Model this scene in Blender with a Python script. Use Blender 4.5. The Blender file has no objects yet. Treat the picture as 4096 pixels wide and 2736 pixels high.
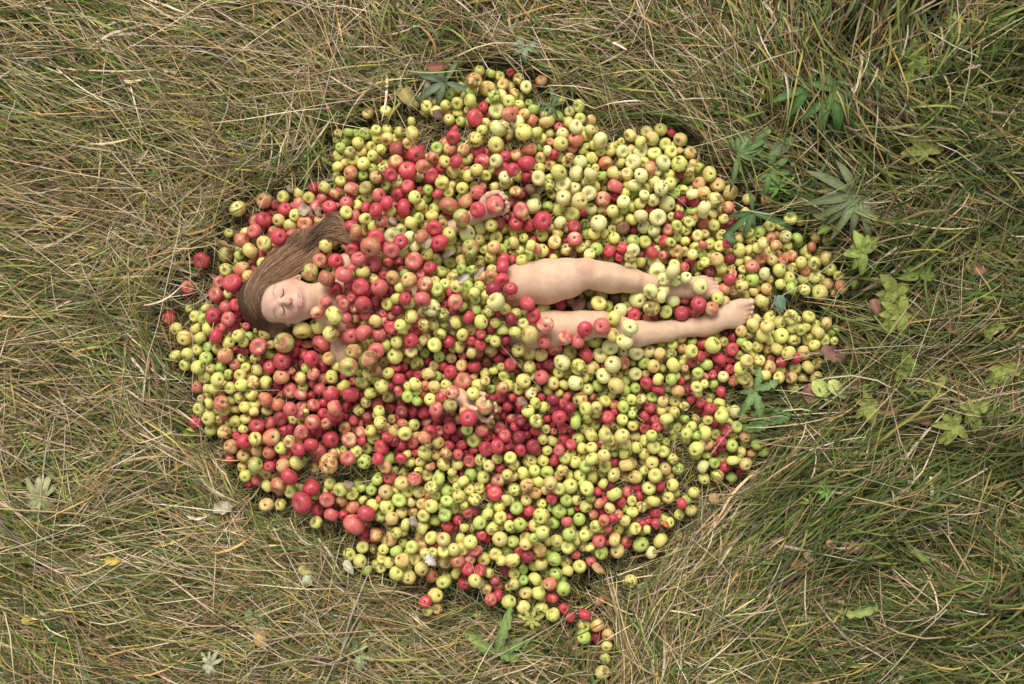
import bpy, math
import numpy as np
from math import radians, sin, cos, pi

# ------------------------------------------------------------------ camera, sky, sun, exposure
SC = bpy.context.scene
COL = SC.collection
S = 3.3 / 4096.0          # metres per photo pixel on the reference plane
ZC, Z0 = 4.1, 0.06
D = ZC - Z0
cd = bpy.data.cameras.new('camera')
cam = bpy.data.objects.new('camera', cd); COL.objects.link(cam)
cam.location = (0, 0, ZC); cam.rotation_euler = (0, 0, 0)
cd.sensor_width = 36; cd.lens = 36 * D / 3.3
cd.clip_start = 0.05; cd.clip_end = 500
SC.camera = cam
W = bpy.data.worlds.new('World'); SC.world = W; W.use_nodes = True
wn, wl = W.node_tree.nodes, W.node_tree.links
sky = wn.new('ShaderNodeTexSky'); sky.sky_type = 'NISHITA'; sky.sun_disc = False
SUN_EL, SUN_AZ = 50, -12   # azimuth from +Y towards +X
sky.sun_elevation = radians(SUN_EL); sky.sun_rotation = radians(SUN_AZ)
sky.dust_density = 4; sky.air_density = 1.2
hs = wn.new('ShaderNodeHueSaturation'); hs.inputs['Saturation'].default_value = 0.10
wl.new(sky.outputs[0], hs.inputs['Color'])
bg = wn['Background']; bg.inputs[1].default_value = 0.11
wl.new(hs.outputs[0], bg.inputs[0])
sd = bpy.data.lights.new('sun', 'SUN'); sd.energy = 2.0; sd.angle = radians(30); sd.color = (1, .95, .88)
sun = bpy.data.objects.new('sun', sd); COL.objects.link(sun)
sun.rotation_euler = (radians(90 - SUN_EL), 0, radians(180 - SUN_AZ))
SC.view_settings.view_transform = 'Standard'; SC.view_settings.look = 'None'
SC.view_settings.gamma = 1; SC.view_settings.exposure = 0.42
SC.cycles.max_bounces = 6; SC.cycles.diffuse_bounces = 3; SC.cycles.glossy_bounces = 2
SC.cycles.transmission_bounces = 2; SC.cycles.transparent_max_bounces = 4
RNG = np.random.default_rng(7)

# ------------------------------------------------------------------ helpers
def P(px, py, z):
    k = (ZC - z) / D * S
    return np.array([(px - 2048) * k, -(py - 1368) * k, z])
def PX(x, y, z):
    k = (ZC - z) / D * S
    return x / k + 2048, -y / k + 1368
def R(r, z): return r * S * (ZC - z) / D

def tag(o, label=None, cat=None, group=None, kind=None):
    if label: o['label'] = label
    if cat: o['category'] = cat
    if group: o['group'] = group
    if kind: o['kind'] = kind
    return o
def empty(name, loc):
    o = bpy.data.objects.new(name, None); o.location = loc; o.empty_display_size = .02
    COL.objects.link(o); return o
def mk(name, V, F, mat, parent=None, attrs=None, smooth=True, loc=None):
    """V (n,3); F list of (m,k) int arrays; attrs {name:(type,array)}; world coords, re-based on loc"""
    V = np.asarray(V, np.float32)
    if loc is not None: V = V - np.asarray(loc, np.float32)
    me = bpy.data.meshes.new(name)
    Fs = F if isinstance(F, (list, tuple)) else [F]
    Fs = [np.asarray(f, np.int32) for f in Fs if len(f)]
    tot = np.concatenate([np.full(len(f), f.shape[1], np.int32) for f in Fs])
    li = np.concatenate([f.ravel() for f in Fs])
    st = np.concatenate([[0], np.cumsum(tot)[:-1]]).astype(np.int32)
    me.vertices.add(len(V)); me.vertices.foreach_set('co', V.ravel())
    me.loops.add(len(li)); me.loops.foreach_set('vertex_index', li)
    me.polygons.add(len(tot)); me.polygons.foreach_set('loop_start', st)
    me.polygons.foreach_set('loop_total', tot)
    if smooth: me.polygons.foreach_set('use_smooth', np.ones(len(tot), bool))
    me.update(calc_edges=True)
    for k, (t, a) in (attrs or {}).items():
        at = me.attributes.new(k, t, 'POINT')
        at.data.foreach_set('vector' if t == 'FLOAT_VECTOR' else 'color' if t == 'FLOAT_COLOR' else 'value', np.asarray(a, np.float32).ravel())
    me.materials.append(mat)
    o = bpy.data.objects.new(name, me); COL.objects.link(o)
    if loc is not None and parent is None: o.location = loc
    if parent is not None: o.parent = parent
    return o
def c4(c, n):
    c = np.asarray(c, float)
    if c.ndim == 1: c = np.tile(c, (n, 1))
    return np.concatenate([c, np.ones((n, 1))], 1)
def lerp(a, b, t): return a + (b - a) * t
def smooth(a, b, x):
    t = np.clip((x - a) / (b - a), 0, 1); return t * t * (3 - 2 * t)

# ------------------------------------------------------------------ materials
def new_mat(name, rough=.6, spec=.3):
    m = bpy.data.materials.new(name); m.use_nodes = True
    b = m.node_tree.nodes['Principled BSDF']
    b.inputs['Roughness'].default_value = rough
    b.inputs['Specular IOR Level'].default_value = spec
    return m, m.node_tree.nodes, m.node_tree.links, b
def attr_mat(name, rough=.6, spec=.3, sss=0, nscale=0, namp=.15, bump=0, transl=0):
    m, n, l, b = new_mat(name, rough, spec)
    a = n.new('ShaderNodeAttribute'); a.attribute_name = 'col'
    src = a.outputs['Color']
    if nscale:
        t = n.new('ShaderNodeTexNoise'); t.inputs['Scale'].default_value = nscale; t.inputs['Detail'].default_value = 3
        g = n.new('ShaderNodeNewGeometry'); l.new(g.outputs['Position'], t.inputs['Vector'])
        mr = n.new('ShaderNodeMapRange'); mr.inputs['From Min'].default_value = .3; mr.inputs['From Max'].default_value = .7
        mr.inputs['To Min'].default_value = 1 - namp; mr.inputs['To Max'].default_value = 1 + namp
        l.new(t.outputs[0], mr.inputs['Value'])
        v = n.new('ShaderNodeVectorMath'); v.operation = 'SCALE'
        l.new(src, v.inputs[0]); l.new(mr.outputs[0], v.inputs['Scale']); src = v.outputs[0]
        if bump:
            bp = n.new('ShaderNodeBump'); bp.inputs['Strength'].default_value = bump; bp.inputs['Distance'].default_value = .001
            l.new(t.outputs[0], bp.inputs['Height']); l.new(bp.outputs[0], b.inputs['Normal'])
    l.new(src, b.inputs['Base Color'])
    if sss:
        b.inputs['Subsurface Weight'].default_value = sss
        b.inputs['Subsurface Radius'].default_value = (1, .35, .2); b.inputs['Subsurface Scale'].default_value = .012
    return m
M_SKIN = attr_mat('skin', .55, .25, sss=.18, nscale=55, namp=.075, bump=.3)
M_HAIR = attr_mat('hair', .55, .2)
M_GRASS = attr_mat('grass_blades', .65, .10, nscale=60, namp=.16)
M_LEAF = attr_mat('leaf', .6, .12, nscale=130, namp=.2, bump=.3)
M_WOOD = attr_mat('dry_stem', .7, .15, nscale=120, namp=.2)
M_STEM = attr_mat('apple_stem', .7, .15)
M_PLAIN = attr_mat('smooth_paint', .35, .4)

def apple_mat():
    m, n, l, b = new_mat('apple_skin', .36, .38)
    def N(t, **k):
        x = n.new(t)
        for a, v in k.items(): setattr(x, a, v)
        return x
    def A(nm):
        x = N('ShaderNodeAttribute'); x.attribute_name = nm; return x
    def mth(op, a, b_=None, c=None):
        x = N('ShaderNodeMath', operation=op)
        for i, v in enumerate((a, b_, c)):
            if v is None: continue
            if isinstance(v, (int, float)): x.inputs[i].default_value = v
            else: l.new(v, x.inputs[i])
        return x.outputs[0]
    def vm(op, a, b_):
        x = N('ShaderNodeVectorMath', operation=op)
        for i, v in enumerate((a, b_)):
            if isinstance(v, tuple): x.inputs[i].default_value = v
            else: l.new(v, x.inputs[i])
        return x.outputs[0]
    def rng(v, a, b_, c=0., d=1.):
        x = N('ShaderNodeMapRange', interpolation_type='SMOOTHSTEP')
        l.new(v, x.inputs['Value'])
        for nm, q in (('From Min', a), ('From Max', b_), ('To Min', c), ('To Max', d)):
            if isinstance(q, (int, float)): x.inputs[nm].default_value = q
            else: l.new(q, x.inputs[nm])
        return x.outputs[0]
    def mix(f, a, b_):
        x = N('ShaderNodeMix', data_type='RGBA')
        if isinstance(f, float): x.inputs[0].default_value = f
        else: l.new(f, x.inputs[0])
        for i, v in ((6, a), (7, b_)):
            if isinstance(v, tuple): x.inputs[i].default_value = v + (1,)
            else: l.new(v, x.inputs[i])
        return x.outputs[2]
    def noise(vec, sc, det=2):
        x = N('ShaderNodeTexNoise'); x.inputs['Scale'].default_value = sc; x.inputs['Detail'].default_value = det
        l.new(vec, x.inputs['Vector']); return x.outputs[0]
    lc = A('lc').outputs['Vector']; ca = A('ca').outputs['Color']; cb = A('cb').outputs['Color']
    pm = N('ShaderNodeSeparateXYZ'); l.new(A('pm').outputs['Vector'], pm.inputs[0])
    blush, rot, seed = pm.outputs
    off = N('ShaderNodeCombineXYZ'); l.new(seed, off.inputs[0]); l.new(mth('MULTIPLY', seed, 1.7), off.inputs[1]); l.new(mth('MULTIPLY', seed, .6), off.inputs[2])
    q = vm('ADD', lc, off.outputs[0])
    big = noise(q, .9, 2)
    streak = noise(vm('MULTIPLY', q, (7., 7., .8)), 1.3, 2)
    thr = mth('SUBTRACT', 1.0, blush)
    v = mth('ADD', mth('MULTIPLY', big, 1.4), mth('MULTIPLY', streak, .35))   # ~0.87 mean
    v = mth('SUBTRACT', v, .375)
    f = rng(v, mth('SUBTRACT', thr, .13), mth('ADD', thr, .13))
    f = mth('MULTIPLY', f, rng(streak, .25, .6, .72, 1.))
    col = mix(f, ca, cb)
    # creamy lenticels and mottling
    mot = noise(q, 6, 4)
    sc = N('ShaderNodeVectorMath', operation='SCALE'); l.new(col, sc.inputs[0]); l.new(rng(mot, .3, .7, .84, 1.13), sc.inputs['Scale'])
    col = sc.outputs[0]
    sep = N('ShaderNodeSeparateXYZ'); l.new(lc, sep.inputs[0])
    rxy = mth('SQRT', mth('ADD', mth('MULTIPLY', sep.outputs[0], sep.outputs[0]), mth('MULTIPLY', sep.outputs[1], sep.outputs[1])))
    # russet round the stem hollow, dark calyx
    rj = mth('ADD', rxy, mth('MULTIPLY', mth('SUBTRACT', noise(q, 3.5, 3), .5), .35))
    top = rng(sep.outputs[2], 0., .2)
    col = mix(mth('MULTIPLY', mth('MULTIPLY', rng(rj, .12, .42, 1., 0.), top), .6), col, (.24, .19, .055))
    col = mix(mth('MULTIPLY', mth('MULTIPLY', rng(rj, .03, .30, 1., 0.), rng(sep.outputs[2], -.2, 0., 1., 0.)), .85), col, (.09, .055, .03))
    # scab spots
    vo = N('ShaderNodeTexVoronoi'); vo.inputs['Scale'].default_value = 3.6; l.new(q, vo.inputs['Vector'])
    cs = N('ShaderNodeSeparateColor'); l.new(vo.outputs['Color'], cs.inputs[0])
    sp = mth('MULTIPLY', rng(vo.outputs['Distance'], mth('MULTIPLY', cs.outputs[1], .12), mth('ADD', mth('MULTIPLY', cs.outputs[1], .12), .06), 1., 0.), mth('LESS_THAN', cs.outputs[0], mth('ADD', .10, mth('MULTIPLY', rot, .6))))
    col = mix(mth('MULTIPLY', sp, .75), col, (.10, .06, .03))
    # brown rot / scab patches
    rn = mth('ADD', noise(q, 1.7, 4), mth('MULTIPLY', rot, .32))
    rf = rng(rn, .74, .79)
    col = mix(mth('MULTIPLY', rf, .8), col, (.17, .085, .035))
    l.new(col, b.inputs['Base Color'])
    l.new(mth('ADD', .36, mth('MULTIPLY', rf, .3)), b.inputs['Roughness'])
    bp = N('ShaderNodeBump'); bp.inputs['Strength'].default_value = .25; bp.inputs['Distance'].default_value = .0015
    l.new(mth('SUBTRACT', mot, mth('MULTIPLY', rf, .8)), bp.inputs['Height']); l.new(bp.outputs[0], b.inputs['Normal'])
    b.inputs['Subsurface Weight'].default_value = 0.0
    return m
M_APPLE = apple_mat()

def ground_mat():
    m, n, l, b = new_mat('thatch_ground', .9, .1)
    g = n.new('ShaderNodeNewGeometry')
    mp = n.new('ShaderNodeMapping'); mp.inputs['Scale'].default_value = (1, 4, 1); mp.inputs['Rotation'].default_value = (0, 0, .4)
    l.new(g.outputs['Position'], mp.inputs['Vector'])
    t = n.new('ShaderNodeTexNoise'); t.inputs['Scale'].default_value = 30; t.inputs['Detail'].default_value = 8; l.new(mp.outputs[0], t.inputs['Vector'])
    t2 = n.new('ShaderNodeTexNoise'); t2.inputs['Scale'].default_value = 1.5; t2.inputs['Detail'].default_value = 3; l.new(g.outputs['Position'], t2.inputs['Vector'])
    r = n.new('ShaderNodeValToRGB'); e = r.color_ramp.elements
    e[0].position = .3; e[0].color = (.008, .010, .004, 1); e[1].position = .75; e[1].color = (.09, .07, .035, 1)
    x = e.new(.5); x.color = (.028, .034, .012, 1)
    l.new(t.outputs[0], r.inputs[0])
    mx = n.new('ShaderNodeMix'); mx.data_type = 'RGBA'; mx.blend_type = 'MULTIPLY'; mx.inputs[0].default_value = .5
    r2 = n.new('ShaderNodeValToRGB'); r2.color_ramp.elements[0].color = (.5, .7, .35, 1); r2.color_ramp.elements[0].position = .35
    r2.color_ramp.elements[1].color = (1, .9, .7, 1); r2.color_ramp.elements[1].position = .65
    l.new(t2.outputs[0], r2.inputs[0]); l.new(r.outputs[0], mx.inputs[6]); l.new(r2.outputs[0], mx.inputs[7])
    l.new(mx.outputs[2], b.inputs['Base Color'])
    bp = n.new('ShaderNodeBump'); bp.inputs['Strength'].default_value = .8; bp.inputs['Distance'].default_value = .01
    l.new(t.outputs[0], bp.inputs['Height']); l.new(bp.outputs[0], b.inputs['Normal'])
    return m

# ------------------------------------------------------------------ apple list: px py r kind, read off the pile
APPLES = """1918 283 21y;1963 292 21g;1999 304 21y;1897 322 34a;2014 339 25a;1951 357 33a;1841 351 24y;1883 363 24g;1978 381 25g;2005 387 27l;2035 405 27y;1751 363 22g;1796 381 22g;1692 390 22g;
1739 408 21y;1722 402 12y;1665 417 18y;1707 426 24y;1781 420 21y;1829 414 25y;1880 402 27y;1859 387 18y;1701 447 21y;1745 447 24y;1787 444 18o;1832 453 24y;1868 441 16a;1796 477 24y;
1844 486 21g;1897 471 34r;1933 429 21r;1960 405 18g;1987 441 30l;2038 459 30o;1942 494 21y;1927 521 22y;1993 515 36l;2032 545 18a;1984 581 30y;1900 557 30y;1856 599 24o;1814 548 30r;
1802 596 27o;1748 593 24g;1471 453 24a;1543 444 22y;1567 447 15o;1647 486 19y;1650 533 29y;1596 527 21y;1632 575 24a;1549 518 22y;1504 521 21y;1459 533 24g;1423 533 18g;1394 527 21g;
1352 533 18y;1346 560 15g;1385 560 25g;1361 590 21g;1432 572 24y;1510 554 21y;1549 554 27a;1576 566 15y;1483 587 21y;1525 596 24y;1400 608 24k;1447 608 22a;1355 623 24y;1489 623 21y;
1415 641 24y;1510 632 22o;1587 599 33r;1662 620 37r;1584 649 31o;1382 655 22y;1453 655 25y;1349 667 24y;1489 673 21g;1534 670 24y;1403 691 30o;1453 700 22g;1507 706 27o;1564 697 28r;
1632 682 36r;1689 667 27o;1734 649 24y;1734 632 24o;1781 647 25y;1823 647 27r;1868 635 25y;1912 608 27r;1927 647 33r;1984 644 27l;2020 629 24r;1906 679 28y;1966 676 22y;2011 679 30r;
1766 673 24r;1725 700 30r;1811 685 27a;1850 697 18y;1874 703 24y;1942 703 24y;1671 706 25l;1590 712 21y;1766 712 21l;1868 676 18p;2020 709 24l;2043 289 18r;2073 316 24a;2103 348 25l;
2165 325 24o;2058 378 24a;2076 420 22y;2115 411 16g;2135 438 24g;2052 450 25o;2097 456 24a;2070 488 28l;2129 486 28o;2189 486 31a;2231 465 21g;2246 402 15y;2317 423 27y;2278 447 22y;
2320 474 24y;2365 480 21a;2273 491 24a;2302 506 28l;2329 518 18y;2234 509 21r;2094 527 33y;2144 530 24y;2201 533 20y;2252 533 25l;2362 521 22a;2344 545 23y;2302 557 30o;2401 560 31l;
2168 554 21y;2201 569 18o;2243 575 31y;2159 587 19g;2120 596 33o;2189 602 21l;2216 617 22r;2290 596 22o;2329 602 18y;2347 584 15y;2374 581 20y;2401 608 21y;2445 608 22y;2469 578 15y;
2484 566 15y;2520 542 26y;2586 527 25l;2562 569 24y;2609 554 31a;2642 518 26y;2687 530 21r;2660 578 25y;2720 557 27a;2696 581 18y;2487 605 25l;2511 620 18y;2523 599 21a;2559 608 27l;
2618 617 30y;2684 608 27y;2064 623 24o;2106 652 35r;2052 679 27r;2165 632 25a;2201 661 23a;2240 629 21y;2267 647 24y;2278 629 18a;2320 647 27l;2368 632 25y;2422 652 28o;2484 649 22y;
2535 649 30l;2577 649 21y;2600 670 27o;2651 649 30l;2714 655 33y;2159 673 21y;2237 688 33y;2305 694 31l;2362 694 27l;2353 670 15g;2383 673 18y;2407 703 21g;2454 694 27a;2508 697 26y;
2565 700 30l;2627 688 22l;2618 709 18y;2675 697 22y;2720 697 19r;2070 709 22y;2109 703 24r;2153 712 30l;2195 712 18y;2678 715 18g;2717 602 18a;2759 612 27a;2771 654 18a;2795 672 22g;
2759 713 18g;2837 696 30y;2759 684 24a;950 833 32a;1057 800 31o;1102 818 20r;1135 786 25y;1192 774 24y;1236 792 24y;1254 750 21r;1299 750 25y;1290 792 24p;1338 777 24o;1197 818 28p;
1141 839 28r;1180 860 24y;1206 863 18y;1266 827 30p;1320 830 28r;1254 872 22p;1278 887 25a;1305 869 18o;1326 887 24y;1054 881 32r;1114 881 28a;1162 905 27a;1221 896 32o;1019 926 31p;
983 932 24a;914 932 20y;968 961 31o;1057 973 30a;1099 926 24o;1114 947 36r;1171 938 24p;1200 935 21a;1093 1000 25o;1126 994 24y;1001 1003 31a;902 1018 32k;956 1021 21g;1045 1024 27r;
807 1039 33r;905 1078 27y;968 1078 34o;1016 1075 21p;992 1105 26a;1051 1054 24y;878 1128 27p;932 1134 39r;1025 1105 18p;983 1140 24a;998 1146 21p;750 1149 27p;864 1179 30p;968 1182 24o;
914 1173 21a;1236 1090 36k;1254 1125 21y;1305 1114 36k;1305 1066 22g;1344 1045 30r;1302 982 28y;1302 1015 27y;1278 1042 27p;1341 1152 27r;1239 1051 24y;1192 1090 18r;1335 964 21y;1364 726 22y;
1406 756 33p;1462 753 28k;1546 744 22g;1593 726 24a;1632 747 27r;1596 777 28r;1659 789 26y;1516 783 29p;1471 792 25y;1435 792 15y;1385 812 28p;1432 821 24y;1346 827 18p;1546 812 28r;
1465 833 24r;1504 842 31r;1558 845 24y;1581 812 18r;1617 833 38r;1710 792 20g;1680 818 24y;1713 759 22g;1683 765 21p;1719 726 24r;1769 729 27y;1751 774 24r;1793 768 24y;1811 741 19a;
1850 753 24y;1900 747 22y;1909 771 30p;1930 747 18o;1978 747 21y;2020 735 25y;2032 783 18g;2044 812 18p;1984 821 36p;1862 786 25l;1862 806 30o;1909 839 31r;1796 824 37k;1766 803 21y;
1737 836 24y;1692 845 22a;1653 851 18y;1677 872 23g;1728 863 25y;1778 875 33k;1850 869 38k;1385 851 27y;1420 866 27p;1462 875 24y;1525 884 28p;1492 908 26y;1406 905 31r;1358 911 21y;
1346 881 18y;1423 929 33k;1564 902 19a;1570 881 21p;1614 872 22y;1644 890 28y;1659 923 19g;1701 902 22a;1739 911 30r;1796 935 27y;1871 935 34l;1918 905 33l;1966 902 26y;2014 914 21y;
1996 890 24p;2032 878 18r;1757 970 36r;1686 947 30k;1638 947 24l;1602 920 25l;1570 944 33l;1602 967 31r;1659 985 27l;1504 953 33r;1483 988 39k;1459 926 18a;1432 973 27r;1462 953 15y;
1519 926 18g;1376 944 21y;1355 955 21y;1391 970 15y;1540 988 24r;1567 1003 30p;1617 1012 19y;1406 997 27r;1382 985 18p;1432 1036 30p;1492 1051 34p;1534 1027 15y;1552 1051 24r;1599 1051 24r;
1656 1045 37p;1376 1099 36p;1406 1099 18a;1450 1087 28y;1492 1119 27y;1537 1102 24r;1570 1108 28a;1635 1119 32a;1683 1096 25p;1707 1018 25y;1745 1042 25y;1719 1072 28r;1701 1039 18y;1763 1087 24y;
1802 997 24y;1799 976 10y;1829 970 20y;1880 994 37k;1832 1000 18a;1802 1051 24y;1844 1042 25a;1847 1075 22g;1889 1081 22g;1787 1087 19g;1820 1093 18y;1918 961 24y;1915 1045 26y;1877 1045 18g;
1936 997 21y;1975 988 27a;2002 1003 27g;1984 950 27y;1948 944 18y;2026 955 18y;2035 979 21g;1963 1027 21y;1975 1042 21y;1951 1039 15y;2014 1036 25r;2011 1069 31r;1981 1066 18y;1966 1102 25o;
2008 1122 31r;1930 1108 24a;1972 1158 30d;2044 1155 27r;1918 1143 22y;1933 1158 18y;1897 1170 22y;1874 1146 22g;1826 1146 27y;1781 1137 23y;1739 1125 21y;1725 1108 18y;1811 1111 24a;1751 1158 29g;
1805 1170 21r;1853 1170 21y;1698 1137 31p;1695 1170 30p;1599 1149 26y;1629 1176 21p;1581 1173 19y;1519 1149 36p;1441 1149 36r;1397 1137 24p;1403 1170 18p;1373 1158 18p;1564 1158 18d;1617 1096 18g;
1573 1137 18p;1543 1179 18r;1817 1179 18p;1984 1179 24y;1945 1179 21y;1608 1081 18o;1429 1075 18p;2043 729 18y;2103 720 21r;2061 765 23a;2082 771 24p;2120 759 24n;2195 741 24y;2207 774 20y;
2255 738 33l;2252 792 33l;2299 753 27l;2335 732 16y;2359 717 24y;2383 747 21y;2413 753 16y;2356 774 33l;2320 803 33a;2410 795 31p;2407 720 22g;2463 747 28p;2457 786 21r;2511 738 20y;
2538 741 28l;2574 717 24a;2592 753 21y;2618 726 25a;2502 771 21y;2532 780 21g;2493 806 27l;2490 833 24g;2532 830 21y;2559 815 25y;2577 780 21l;2612 800 27l;2645 750 30l;2681 732 25y;
2645 777 18g;2699 774 24g;2735 759 18y;2732 803 21d;2669 818 33l;2717 836 21y;2597 833 18r;2630 869 34l;2660 884 20d;2714 863 22d;2687 866 19y;2135 824 33l;2192 827 24g;2237 842 25y;
2088 842 34p;2064 893 31r;2052 869 21r;2115 902 29r;2171 884 39r;2103 875 18y;2240 890 27l;2290 860 32y;2338 851 19r;2365 836 25l;2413 839 25a;2451 845 25a;2395 890 34l;2472 875 25y;
2511 872 21y;2526 878 24y;2565 863 30l;2595 851 12a;2574 908 27l;2618 920 27l;2672 920 25o;2708 902 22y;2735 881 15a;2741 920 24y;2296 905 25r;2341 896 21g;2347 938 24g;2267 911 21l;
2201 914 21y;2231 932 24a;2171 944 24y;2091 932 15y;2061 935 21y;2094 953 21y;2055 970 25y;2132 961 21r;2219 970 28a;2147 997 24o;2123 982 25y;2168 1003 27y;2299 955 31p;2264 967 18p;
2267 1000 26a;2377 932 24y;2416 935 21y;2451 917 18y;2490 914 27n;2532 920 21d;2386 961 21o;2353 979 21a;2326 991 22y;2386 997 27g;2428 964 24y;2457 953 24y;2490 964 24l;2532 964 27g;
2580 967 27y;2621 976 17r;2657 967 24r;2684 970 22g;2708 947 23y;2720 979 18g;2741 964 21y;2633 955 18l;2079 1003 19y;2115 1021 25g;2156 1027 20g;2064 1021 18y;2043 1012 15o;2195 1012 21r;
2213 1033 18y;2088 1042 25y;2046 1039 19r;2356 1018 25l;2293 1018 18o;2371 1036 15r;2434 1006 25r;2454 994 18o;2490 994 25r;2475 1030 20r;2437 1036 24y;2490 1048 18a;2520 1030 25y;2532 1000 27l;
2562 1018 18d;2559 1051 25y;2609 1012 24r;2630 997 16g;2645 994 15y;2669 1006 18y;2705 1003 25a;2651 1021 19p;2624 1048 31l;2660 1048 18y;2690 1039 18r;2696 1060 24y;2720 1054 15y;2717 1030 15y;
2738 1006 18y;2523 1066 25l;2627 1084 33l;2690 1084 31l;2574 1090 18p;2654 1116 28l;2702 1122 24l;2738 1069 21p;2744 1111 24l;2603 1161 29l;2654 1164 25l;2553 1179 28l;2693 1179 22l;2738 1170 21p;
2356 1161 24y;2293 1176 21a;2407 1179 27l;2377 1158 21y;2106 1182 18r;2323 1182 15y;2797 735 27o;2868 741 29a;2770 777 24l;2815 774 27a;2859 797 33a;2922 771 31o;2776 806 20r;2770 845 23g;
2818 830 29l;2812 851 24l;2847 857 25a;2883 845 18a;2913 830 27o;2895 875 21y;2916 887 18r;2758 884 25y;2782 875 18o;2812 893 24o;2856 902 24y;2791 944 24y;2818 935 18a;2761 953 18r;
2886 941 24y;2812 979 18p;2838 976 22y;2785 988 22y;2880 985 24y;2910 973 21r;2955 1000 27y;2853 1006 21y;2913 1006 18y;2806 1018 21g;2832 1027 15y;2752 1009 18a;2770 1018 22a;2865 1036 29a;
2919 1033 23d;2955 1045 19y;2987 1042 21y;2758 1048 22r;2820 1048 21y;2803 1060 22y;2844 1084 24d;2886 1072 25y;2922 1072 19y;2791 1099 15y;2803 1149 34l;2868 1116 21y;2919 1116 25r;2931 1096 18o;
2970 1078 18y;3008 1066 29o;2967 1108 15y;3008 1119 27g;3059 1096 25l;3041 1119 18y;2964 1143 26a;2931 1161 21a;2898 1155 24o;3014 1167 21a;3065 1155 24a;2976 1182 24a;3122 1137 23y;3166 1152 26g;
3116 1078 26y;3172 1075 24y;3157 1111 25y;3119 1108 13y;3077 1122 16y;3211 1116 25y;3205 1048 25y;3256 1054 27y;3303 1033 28a;3351 1021 21y;3321 1075 25y;3220 1081 21o;3259 1105 26y;3265 1143 22g;
3312 1137 27o;3357 1105 23y;3366 1149 29o;3417 1134 21y;3280 1170 31y;3217 1158 24y;3336 1176 15a;3041 738 28a;3074 800 31a;2996 797 25a;2981 848 21a;3163 875 27y;3199 884 21y;3077 905 26y;
3122 902 21y;3148 920 16y;3038 929 24g;2993 926 24y;3083 950 21o;3107 941 16o;3142 944 25l;3190 953 25g;3002 958 21y;2949 955 24a;3053 973 25a;3032 991 24y;2996 1000 25a;3104 982 24o;
3148 985 23y;3077 1009 24y;3041 1033 24o;3089 1039 24a;3166 1024 22o;3131 1039 21o;3262 950 24a;3247 988 22o;3315 961 24y;3315 914 18y;3280 1006 15y;3232 1024 15y;2937 967 15a;676 1270 28r;
756 1235 15y;780 1264 23y;813 1276 22g;825 1232 21a;852 1262 34r;905 1229 29p;944 1220 26r;962 1244 21p;989 1264 21d;956 1273 18r;914 1276 28p;884 1312 25p;935 1306 27d;986 1303 18r;
706 1315 26y;735 1354 29a;783 1315 25y;831 1315 26y;801 1351 27y;864 1345 32r;911 1339 18a;953 1345 27y;998 1345 19g;1028 1342 15g;1063 1333 27a;974 1327 16y;917 1372 25y;974 1369 21y;
941 1399 16r;980 1399 24d;1034 1387 34p;1084 1375 24a;1138 1372 42k;1209 1321 36y;1171 1327 24r;1269 1303 34y;1335 1262 37y;1269 1250 25p;1305 1205 26p;1323 1333 34a;1230 1378 22o;1284 1375 37p;
1251 1339 18y;1192 1369 19r;1177 1408 25r;1218 1417 21r;1245 1434 30r;1317 1434 27a;1212 1452 25d;1129 1443 35r;1084 1420 21y;1114 1402 15r;1022 1431 22y;1042 1443 19r;1078 1467 27r;968 1431 19y;
831 1387 21g;870 1396 22a;792 1402 23y;703 1422 24y;750 1417 26y;825 1431 27g;902 1422 32o;741 1461 25y;792 1470 28y;843 1473 21y;884 1470 23g;938 1458 25o;983 1470 21y;1028 1479 24a;
1066 1491 18y;1126 1506 31o;1165 1482 19p;1227 1470 23g;1287 1467 24r;1254 1497 25p;1296 1515 22p;1326 1509 27y;1203 1512 24a;1183 1506 18r;819 1509 25y;870 1518 28y;914 1497 22g;962 1500 25y;
926 1521 20r;789 1548 24o;861 1551 27y;831 1554 21y;920 1551 24y;965 1539 26y;1013 1530 25a;1063 1530 27y;1114 1539 22d;1159 1563 31p;1203 1578 26p;1212 1548 22g;1245 1583 21r;1278 1554 26p;
1251 1536 18r;1323 1575 35r;1299 1610 22r;1254 1622 27p;1338 1631 33r;1290 1640 18p;1209 1625 24p;1162 1637 28p;1114 1619 30o;1060 1598 30o;1007 1575 26y;962 1592 25y;926 1601 19y;884 1613 33o;
893 1637 27y;837 1613 22y;795 1634 24y;878 1578 24a;807 1595 18k;977 1628 23y;941 1637 22a;1019 1616 23y;1069 1640 24l;1016 1646 21a;899 1536 15a;843 1563 18y;992 1235 18a;1022 1303 18p;
998 1649 15a;1221 1649 15y;1189 1536 15r;1022 1324 12a;962 1306 15g;834 1649 18y;1326 1476 15d;1364 1196 21p;1376 1214 22p;1406 1193 21r;1415 1229 22p;1453 1220 34r;1507 1205 24r;1552 1217 26y;
1587 1238 23d;1587 1196 24y;1620 1196 27r;1632 1214 27y;1689 1196 35p;1728 1232 34l;1686 1253 20a;1754 1184 27y;1385 1273 25p;1385 1244 18p;1423 1273 23o;1462 1262 22p;1501 1285 27a;1459 1285 21y;
1534 1256 22r;1564 1267 18p;1620 1241 18g;1644 1267 28y;1602 1267 21a;1537 1291 21p;1564 1309 26r;1602 1300 24y;1665 1285 24p;1695 1300 25a;1734 1297 24y;1775 1256 25g;1778 1217 18r;1820 1208 32p;
1811 1244 16r;1850 1229 21g;1900 1196 22g;1865 1187 15y;1936 1199 18y;1906 1241 24g;1984 1208 37l;1957 1244 25y;2020 1238 24y;1987 1262 21r;2041 1276 27d;1874 1270 26r;1823 1288 28y;1778 1297 17g;
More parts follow.
